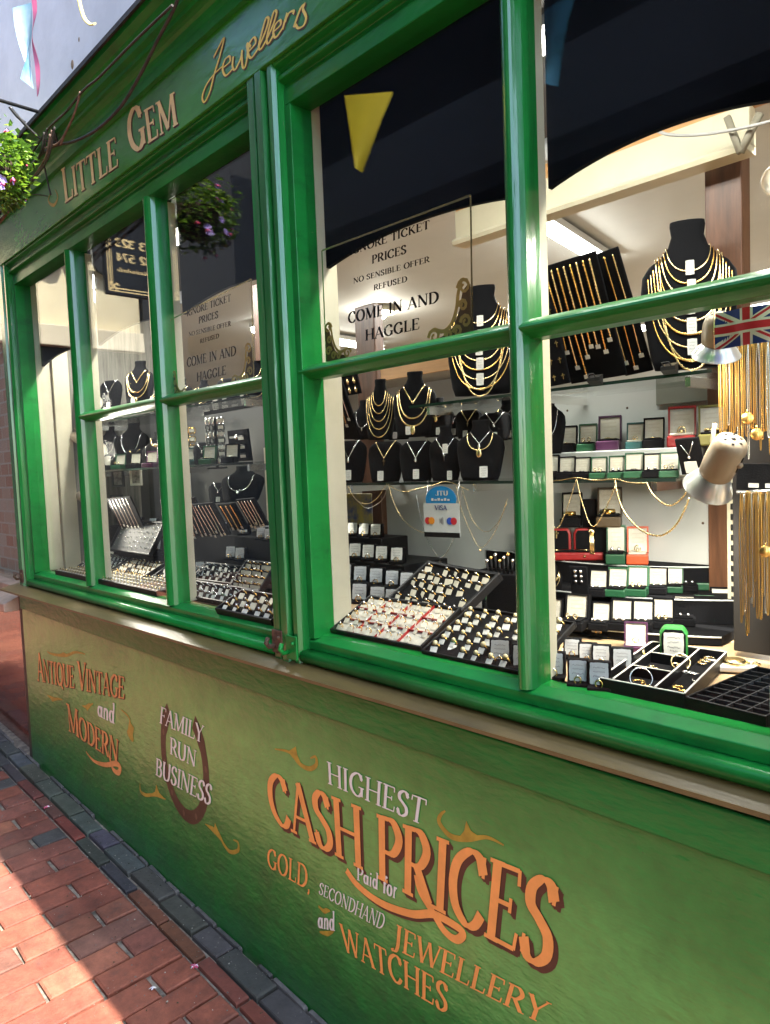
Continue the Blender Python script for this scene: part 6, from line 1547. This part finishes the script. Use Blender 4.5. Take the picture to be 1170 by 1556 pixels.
# ---------------- left window
put_bust('three', B_THREE, 211, 616, .32, 52, 68, 'black bust with broad pale gold necklaces on the upper shelf of the left window', 'black necklace busts', rz=.55)
put_bust('v', B_V, 168, 626, .30, 40, 62, 'black bust with one fine chain beside the broad gold necklaces', 'black necklace busts', rz=.55)
put_bust('plain', B_PLAIN, 200, 708, .32, 58, 66, 'plain black bust on the lower shelf of the left window', 'black necklace busts', rz=.55)
put_bust('plain', B_PLAIN, 166, 706, .30, 40, 58, 'plain black bust behind the lamp cone in the left window', 'black necklace busts', rz=.55)
put_bust('band', B_BAND, 238, 700, .32, 26, 44, 'small black stand with a gold collar next to the thin mullion', 'black necklace busts', rz=.55)
for k, (px, py, wp, hp) in enumerate(((172, 740, 26, 26), (200, 738, 24, 28), (170, 776, 26, 24))):
    P = at(px, py, .30); s_ = ppm(P); f = empty('picture_frame', P, .3, ['small dark framed photo, upper left on the left window back', 'small pale framed card beside the dark photo', 'small dark framed photo, lowest on the left window back'][k], 'frame')
    w_, h_ = wp / s_, hp / s_; o = MB()
    for a in ((0, w_, 0, h_ * .12), (0, w_, h_ * .88, h_), (0, w_ * .12, h_ * .12, h_ * .88), (w_ * .88, w_, h_ * .12, h_ * .88)): o.box(a[0], a[1], -.008, 0, a[2], a[3])
    o.build('moulding', [IRON, CARD, IRON][k], f); o = MB(); o.box(w_ * .1, w_ * .9, -.003, -.001, h_ * .1, h_ * .9); o.build('picture', mat('grey_photo%d' % (k % 2), (.25, .24, .22), .5, var=.7, vscale=40), f); 
blk('back_panel', -3.39, -2.02, .48, .494, 1.06, ZU + .05, mat('grey_back_panel', (.06, .06, .058), .7), 'grey back panel of the left-hand window', 'panel')
# pads of chains
def lean_pad(px0, px1, pyb, pyt, y0, y1, n, m, label, rr=.0022): pad(at(px0, pyb, y0), at(px1, pyb - 1, y0 - .0), at(px0 + 16, pyt, y1), label, pad_chains(n, m, True, rr, .85, (.8, .95)))
lean_pad(182, 218, 802, 756, .24, .29, 6, [SILVER], 'black leaning pad with silver chains behind the thin mullion')
lean_pad(286, 322, 816, 757, .24, .30, 5, [SILVER], 'black leaning pad with silver rope chains, left of four')
lean_pad(318, 350, 814, 764, .23, .29, 5, [SILVER], 'black leaning pad with silver chains, second of four')
lean_pad(352, 378, 806, 764, .24, .29, 3, [GOLD, PALEG], 'black leaning pad with gold chains, third of four', .003)
lean_pad(380, 408, 800, 757, .25, .30, 5, [SILVER], 'black leaning pad with silver chains, by the wide post')
put_bust('plain', B_PLAIN, 366, 762, .38, 76, 54, 'broad low black bust behind the leaning chain pads', 'black necklace busts', rz=.5)
put_bust('v', B_V, 334, 764, .36, 44, 40, 'low black bust with a diamond drop behind the chain pads', 'black necklace busts', rz=.5)
# watches and bangles on bars
def bar_set(px, py, y, n, m, label, dx=0, dy=9, wpx=26, grp='bars'):
    P = at(px, py, y); s_ = ppm(P); b = empty('bracelet_bar', P, .45, label, 'bracelet stand')
    o = MB(); o.box(-.004, .004, 0, .008, -n * dy / s_, .01); o.box(-wpx / 2 / s_, wpx / 2 / s_, -.002, .004, -n * dy / s_ - .006, -n * dy / s_); o.build('stand', BLACKP, b)
    for i in range(n):
        o = MB(); r_ = .011; z = -i * dy / s_; w_ = wpx / s_ / 2
        for k in range(5): ring_bm(o, (0, 0, 0), r_, .002, 0, 'y', 12) if False else o.tube([((-w_ + 2 * w_ * (k + .5) / 5), r_ * math.cos(q * .628), z + r_ * 1.25 * math.sin(q * .628)) for q in range(10)], .0026, 5, closed=True)
        o.build('bracelet', m[i % len(m)], b)
        o = MB(); o.box(w_ * .55, w_ * 1.1, -.016, -.0155, z - .006, z + .006); o.build('price_tag', CARD, b)
bar_set(284, 655, .36, 4, [GOLD, PALEG], 'rows of gold bangles on a bar right of the thin mullion', dy=13, wpx=30)
bar_set(326, 640, .32, 7, [SILVER, IRON], 'stack of watches on black bars with white tags in the left window', dy=10, wpx=34)
A, B, D = at(351, 702, .34), at(382, 700, .34), at(352, 655, .35)
def watch_case(W, H, root):
    for k in range(3):
        z = H * (.22 + .28 * k); o = MB(); o.box(W * .15, W * .8, -.006, -.001, z - .004, z + .004); o.build('strap', IRON, root)
        o = MB(); o.lathe([(0, .004), (.009, .004), (.010, 0), (0, 0)], 16); q = o.build('watch_face', SILVER, root); q.location = (W * .48, -.004, z); q.rotation_euler = (1.571, 0, 0)
        o = MB(); o.box(W * .6, W * .85, -.0085, -.008, z - .012, z - .002); o.build('price_tag', CARD, root)
pad(A, B, D, 'framed black case with three small watches in the left window', watch_case, cat='watch case')
pad(at(310, 632, .40), at(398, 616, .40), at(312, 606, .41), 'black strip with tagged rings and charms just below the glazing bar', pad_grid(6, 1, 'card', CARD))
blk('slotted_upright', at(281, 740, .44).x, at(288, 740, .44).x, .44, .45, at(284, 785, .44).z, at(284, 716, .44).z, mat('blue_white_metal', (.6, .66, .7), .35), 'pale blue slotted metal upright behind the chain pads', 'upright')
blk('display_post', at(391, 600, .52).x, at(402, 600, .52).x, .52, .56, 1.06, 2.2, BROWN, 'narrow brown post beside the wide green post', 'post')
blk('cream_upright', at(403, 740, .4).x, at(412, 740, .4).x, .4, .41, 1.06, at(405, 680, .4).z, CREAM, 'cream slotted upright beside the wide green post', 'upright')
blk('shop_counter', -3.3, -2.2, 2.2, 2.7, .15, 1.15, BROWN, 'brown wooden counter inside the shop behind the left window', 'counter')
# silver ring trays and steps on the bed, left window
def step_tray(a, b, d, key, label, nx, ny, rk, mk, rl, grp, skip=.05, sc=1.0, m=VELVET, lift=.012):
    tray_at(a, b, d, key, label, .007, m); return rings_on(a, b, d, nx, ny, rk, mk, rl, grp, skip, sc, len(key) + nx, lift)
def tilted(pa, pb, pd, y0, y1): A = at(*pa, y0); return A, A + (at(*pb, y0) - A), A + (at(*pd, y1) - A)
A, B, D = tilted((172, 838), (232, 842), (196, 796), .20, .27)
blk('tray_block', A.x, B.x - .02, A.y + .02, A.y + .09, ZF, A.z - .002, VELVET, 'black block under the tilted silver ring tray', 'display block')
step_tray(A, B, D, 'l1', 'tilted grey tray packed with small silver rings in the left window', 9, 6, ('ring', 's'), RINGS, 'small silver ring in the tilted grey tray of the left window', 'rings in the grey tray', 0, 1.0, mat('grey_velvet', (.10, .10, .10), .8))
# the packed gold ring pads at the front: hundreds of tiny rings as one part each
def packed(A, B, D, nx, ny, label, m, tm):
    A, U, V = frame_quad(A, B, D); c = A + U / 2 + V / 2; t = empty('ring_pad', c, math.atan2(U.y, U.x), label, 'ring pad'); W, H = U.length, V.length
    o = MB(); o.box(-W / 2, W / 2, -H / 2, H / 2, 0, .022); o.build('pad_bed', BLACKP, t, .002)
    rnd = random.Random(nx); o = MB()
    for j in range(ny):
        for i in range(nx):
            x = -W / 2 + W * (i + .5) / nx + rnd.uniform(-.001, .001); y = -H / 2 + H * (j + .5) / ny
            o.tube([(x + .006 * math.cos(q * .785), y, .024 + .006 * math.sin(q * .785)) for q in range(8)], .0016, 4, 0, closed=True)
            o.add([(x - .005, y - .006, .0235), (x + .005, y - .006, .0235), (x + .005, y - .012, .0228), (x - .005, y - .012, .0228)], [(0, 3, 2, 1)], 1)
    b = o.build('packed_rings', [m, tm], t); b['kind'] = 'stuff'
A = atz(84, 874, ZF); B = atz(238, 908, ZF); D = atz(116, 846, ZF)
packed(A, B, A + (D - A), 34, 9, 'long black pad packed with tiny gold rings along the left window', PALEG, CARD)
A = atz(150, 842, ZF + .03); B = atz(236, 858, ZF + .03); D = atz(176, 826, ZF + .03)
packed(A + Vector((0, 0, 0)), B, D, 16, 5, 'second pad of tiny rings behind the long gold pad', SILVER, CARD)
# third pane floor
A = atz(296, 884, ZF + .02); B = atz(358, 892, ZF + .02); D = perpD(A, B, 318, 862)
step_tray(A, B, D, 'l2', 'low black tray with white tagged rings behind the thin mullion', 6, 3, ('ring', 's'), RINGS, 'ring with white tag in the low black tray by the thin mullion', 'rings in the low tray', 0, 1.5)
A = atz(356, 896, ZF + .02); B = atz(398, 902, ZF + .02); D = perpD(A, B, 380, 858)
step_tray(A, B, D, 'l3', 'black tray with four rows of long white tags in the third pane', 5, 4, ('ring', 'c'), RINGC, 'ring with long white tag in the four row tray of the third pane', 'rings in the four row tray', 0, 1.6)
A = atz(372, 850, ZF + .04); B = atz(412, 858, ZF + .04); D = perpD(A, B, 392, 815)
step_tray(A, B, D, 'l4', 'raised black tray with white tags beside the wide post', 4, 5, ('ring', 'c'), RINGC, 'ring with white tag in the raised tray beside the wide post', 'rings in the raised tray', 0, 1.5)
A = atz(282, 908, ZF); B = atz(378, 926, ZF); D = perpD(A, B, 300, 890)
step_tray(A, B, D, 'l5', 'narrow black tray with silver rings along the front of the third pane', 9, 2, ('ring', 's'), RINGS, 'silver ring with white tag in the narrow front tray of the third pane', 'rings in the narrow tray', 0, 1.7)
A = atz(335, 932, ZF); B = atz(416, 950, ZF); D = perpD(A, B, 372, 905)
step_tray(A, B, D, 'l6', 'black tray with gold rings and cream tags by the wide post', 5, 3, ('ring', 'cr'), RINGC, 'gold ring with cream tag in the front tray by the wide post', 'rings in the front tray', 0, 1.7)
for i, (px, py, wp) in enumerate(((305, 872, 15), (318, 874, 15), (331, 876, 15), (352, 850, 16), (366, 852, 16), (398, 820, 15), (410, 822, 15), (240, 838, 14), (228, 836, 14), (150, 836, 13), (160, 838, 13))):
    cstand((lambda q: q if q.y < .3 else at(px, py, .28))(atz(px, py, ZF + .028)), wp * 1.15, ['first grey card stand in the middle of the third pane', 'second grey card stand in the middle of the third pane', 'third grey card stand in the middle of the third pane', 'left grey card stand before the raised tray', 'right grey card stand before the raised tray', 'left card stand behind the raised tray', 'right card stand behind the raised tray', 'grey card stand right beside the thin mullion', 'grey card stand just left of that by the thin mullion', 'far left card stand behind the ring pads', 'second far left card stand behind the ring pads'][i], 'card stands in the left window', GREYCARD, rz=.5)
blk('display_step', -3.38, -1.97, .24, .46, ZF, ZF + .026, VELVET, 'low black step running along the middle of the left window', 'display step')
blk('display_step', -3.38, -1.99, .30, .46, ZF + .0265, at(340, 812, .30).z - .002, VELVET, 'upper black step under the leaning chain pads', 'display step')
for i, (px, py) in enumerate(((352, 836), (340, 842))):
    P = atz(px, py, ZF + .06); o = MB(); o.lathe([(0, .006), (.016, .006), (.018, 0), (0, 0)], 18); o.tube([(0, -.018, .003), (0, -.03, .0)], .005, 6); o.tube([(0, .018, .003), (0, .03, .0)], .005, 6); b = o.build('watch', GOLD if i == 0 else SILVER); b.location = P; tag(b, ['gold watch lying on the step below the chain pads', 'silver watch lying on the step below the chain pads'][i], 'watch')

# more goods in the left-hand window
for k, (xa_, xb_, y0_, y1_, z0_, z1_, nx_, ny_, key, mk_, lab) in enumerate((
    (-3.30, -2.98, .13, .23, ZF + .004, ZF + .05, 9, 4, ('ring', 's'), RINGS, 'tilted black tray of silver rings at the far end of the left window'),
    (-2.94, -2.66, .13, .23, ZF + .004, ZF + .05, 8, 4, ('ring', 'c'), RINGC, 'tilted black tray of tagged rings in the middle of the left window'),
    (-2.62, -2.36, .15, .24, ZF + .004, ZF + .05, 7, 4, ('ring', 's'), RINGS, 'tilted black tray of silver rings behind the second thin mullion'))):
    A, B, D = Vector((xa_, y0_, z0_)), Vector((xb_, y0_, z0_)), Vector((xa_, y1_, z1_))
    tray_at(A, B, D, 'm%d' % k, lab, .006); rings_on(A, B, D, nx_, ny_, key, mk_, lab.replace('tilted black tray of', 'one of the').replace('one of the', 'ring from the tray of'), 'rings in tray %d of the left window' % (k + 1), .04, 1.25, 20 + k)
for r_ in range(2):
    for i in range(9):
        x = -3.3 + i * .145 + r_ * .04; P = Vector((x, .275 if r_ == 0 else .335, ZF + .0265 if r_ == 0 else at(340, 812, .30).z - .0015))
        cstand(P, .040 * ppm(P), f'card stand, {nth(i, 9)} along the {["low", "upper"][r_]} black step of the left window', 'card stands on the left window steps', GREYCARD if r_ else CARD, rz=.55)
for i, x in enumerate((-3.22, -3.05, -2.88, -2.62, -2.45)):
    P = Vector((x, .30, ZV + .001)); sz = .10 + .012 * (i % 3)
    use(('bust', ('v', 'vg', 'plain', 'lock', 'v')[i]), (B_V, B_VG, B_PLAIN, B_LOCK, B_V)[i], P, .55, f'black bust, {nth(i, 5)} of the row on the lower shelf of the left window', 'black necklace busts', (sz * .85, sz * .85, sz))

# more goods in the right-hand window
for i, (px, py, key, mk, wp, hp, lab) in enumerate(((606, 668, 'vg', B_VG, 44, 54, 'black bust with small gold cross between the two tall gold necklaces'), (690, 664, 'v', B_V, 46, 54, 'black bust with silver drop behind the gold drop bust'), (552, 668, 'plain', B_PLAIN, 40, 60, 'slim black bust behind the five strand bust'), (770, 668, 'lock', B_LOCK, 50, 60, 'black bust with locket just behind the thick mullion'))):
    put_bust(key, mk, px, py, .66, wp, hp, lab, 'black necklace busts', rz=.4)
for i in range(7):
    x = -1.30 + i * .075; P = Vector((x, .40 + .012 * (i % 2), ZF)); cstand(P, .040 * ppm(P), f'small card stand, {nth(i, 7)} of the row behind the trays in the middle', 'card stands behind the trays', CARD, rz=.45)
for i in range(6):
    x = -1.34 + i * .085; P = Vector((x, .52, ZF)); jbox(P, .048 * ppm(P), (VELVET, BOXGR, VELVET, TEAL, VELVET, PURPLE)[i], ('studs', 'drops', 'cross', 'studs', 'pendant', 'drops')[i], f'open box, {nth(i, 6)} of the row at the back behind the trays', 'boxes behind the trays', rz=.4)
for i in range(6):
    x = -.93 + i * .05; P = Vector((x, .20 + .014 * i, ZF)); use(('ring', 'st'), RINGB, P, .4, 'loose ring with white tag lying between the card stands and the tiers', 'loose rings before the tiers', (1.5, 1.5, 1.5))

for i, x in enumerate((-3.30, -2.84, -2.66, -2.48, -2.30, -2.12)):
    P = Vector((x, .33, ZU + .001)); sz = .11 + .014 * (i % 3); k_ = ('v', 'five', 'lock', 'three', 'vg', 'five')[i]
    use(('bust', k_), {'v': B_V, 'five': B_FIVE, 'lock': B_LOCK, 'three': B_THREE, 'vg': B_VG}[k_], P, .6, f'black bust, {nth(i, 6)} of the row on the upper shelf of the left window', 'black necklace busts', (sz * .8, sz * .8, sz))
for i in range(8):
    x = -3.28 + i * .155; P = Vector((x, .26, ZV + .001)); jbox(P, .05 * ppm(P), (VELVET, BOXGR, VELVET, PURPLE, VELVET, TEAL, BOXGR, VELVET)[i], ('studs', 'drops', 'pendant', 'cross', 'studs', 'drops', 'pendant', 'cross')[i], f'open box, {nth(i, 8)} along the lower shelf of the left window', 'boxes in the left window', rz=.6)
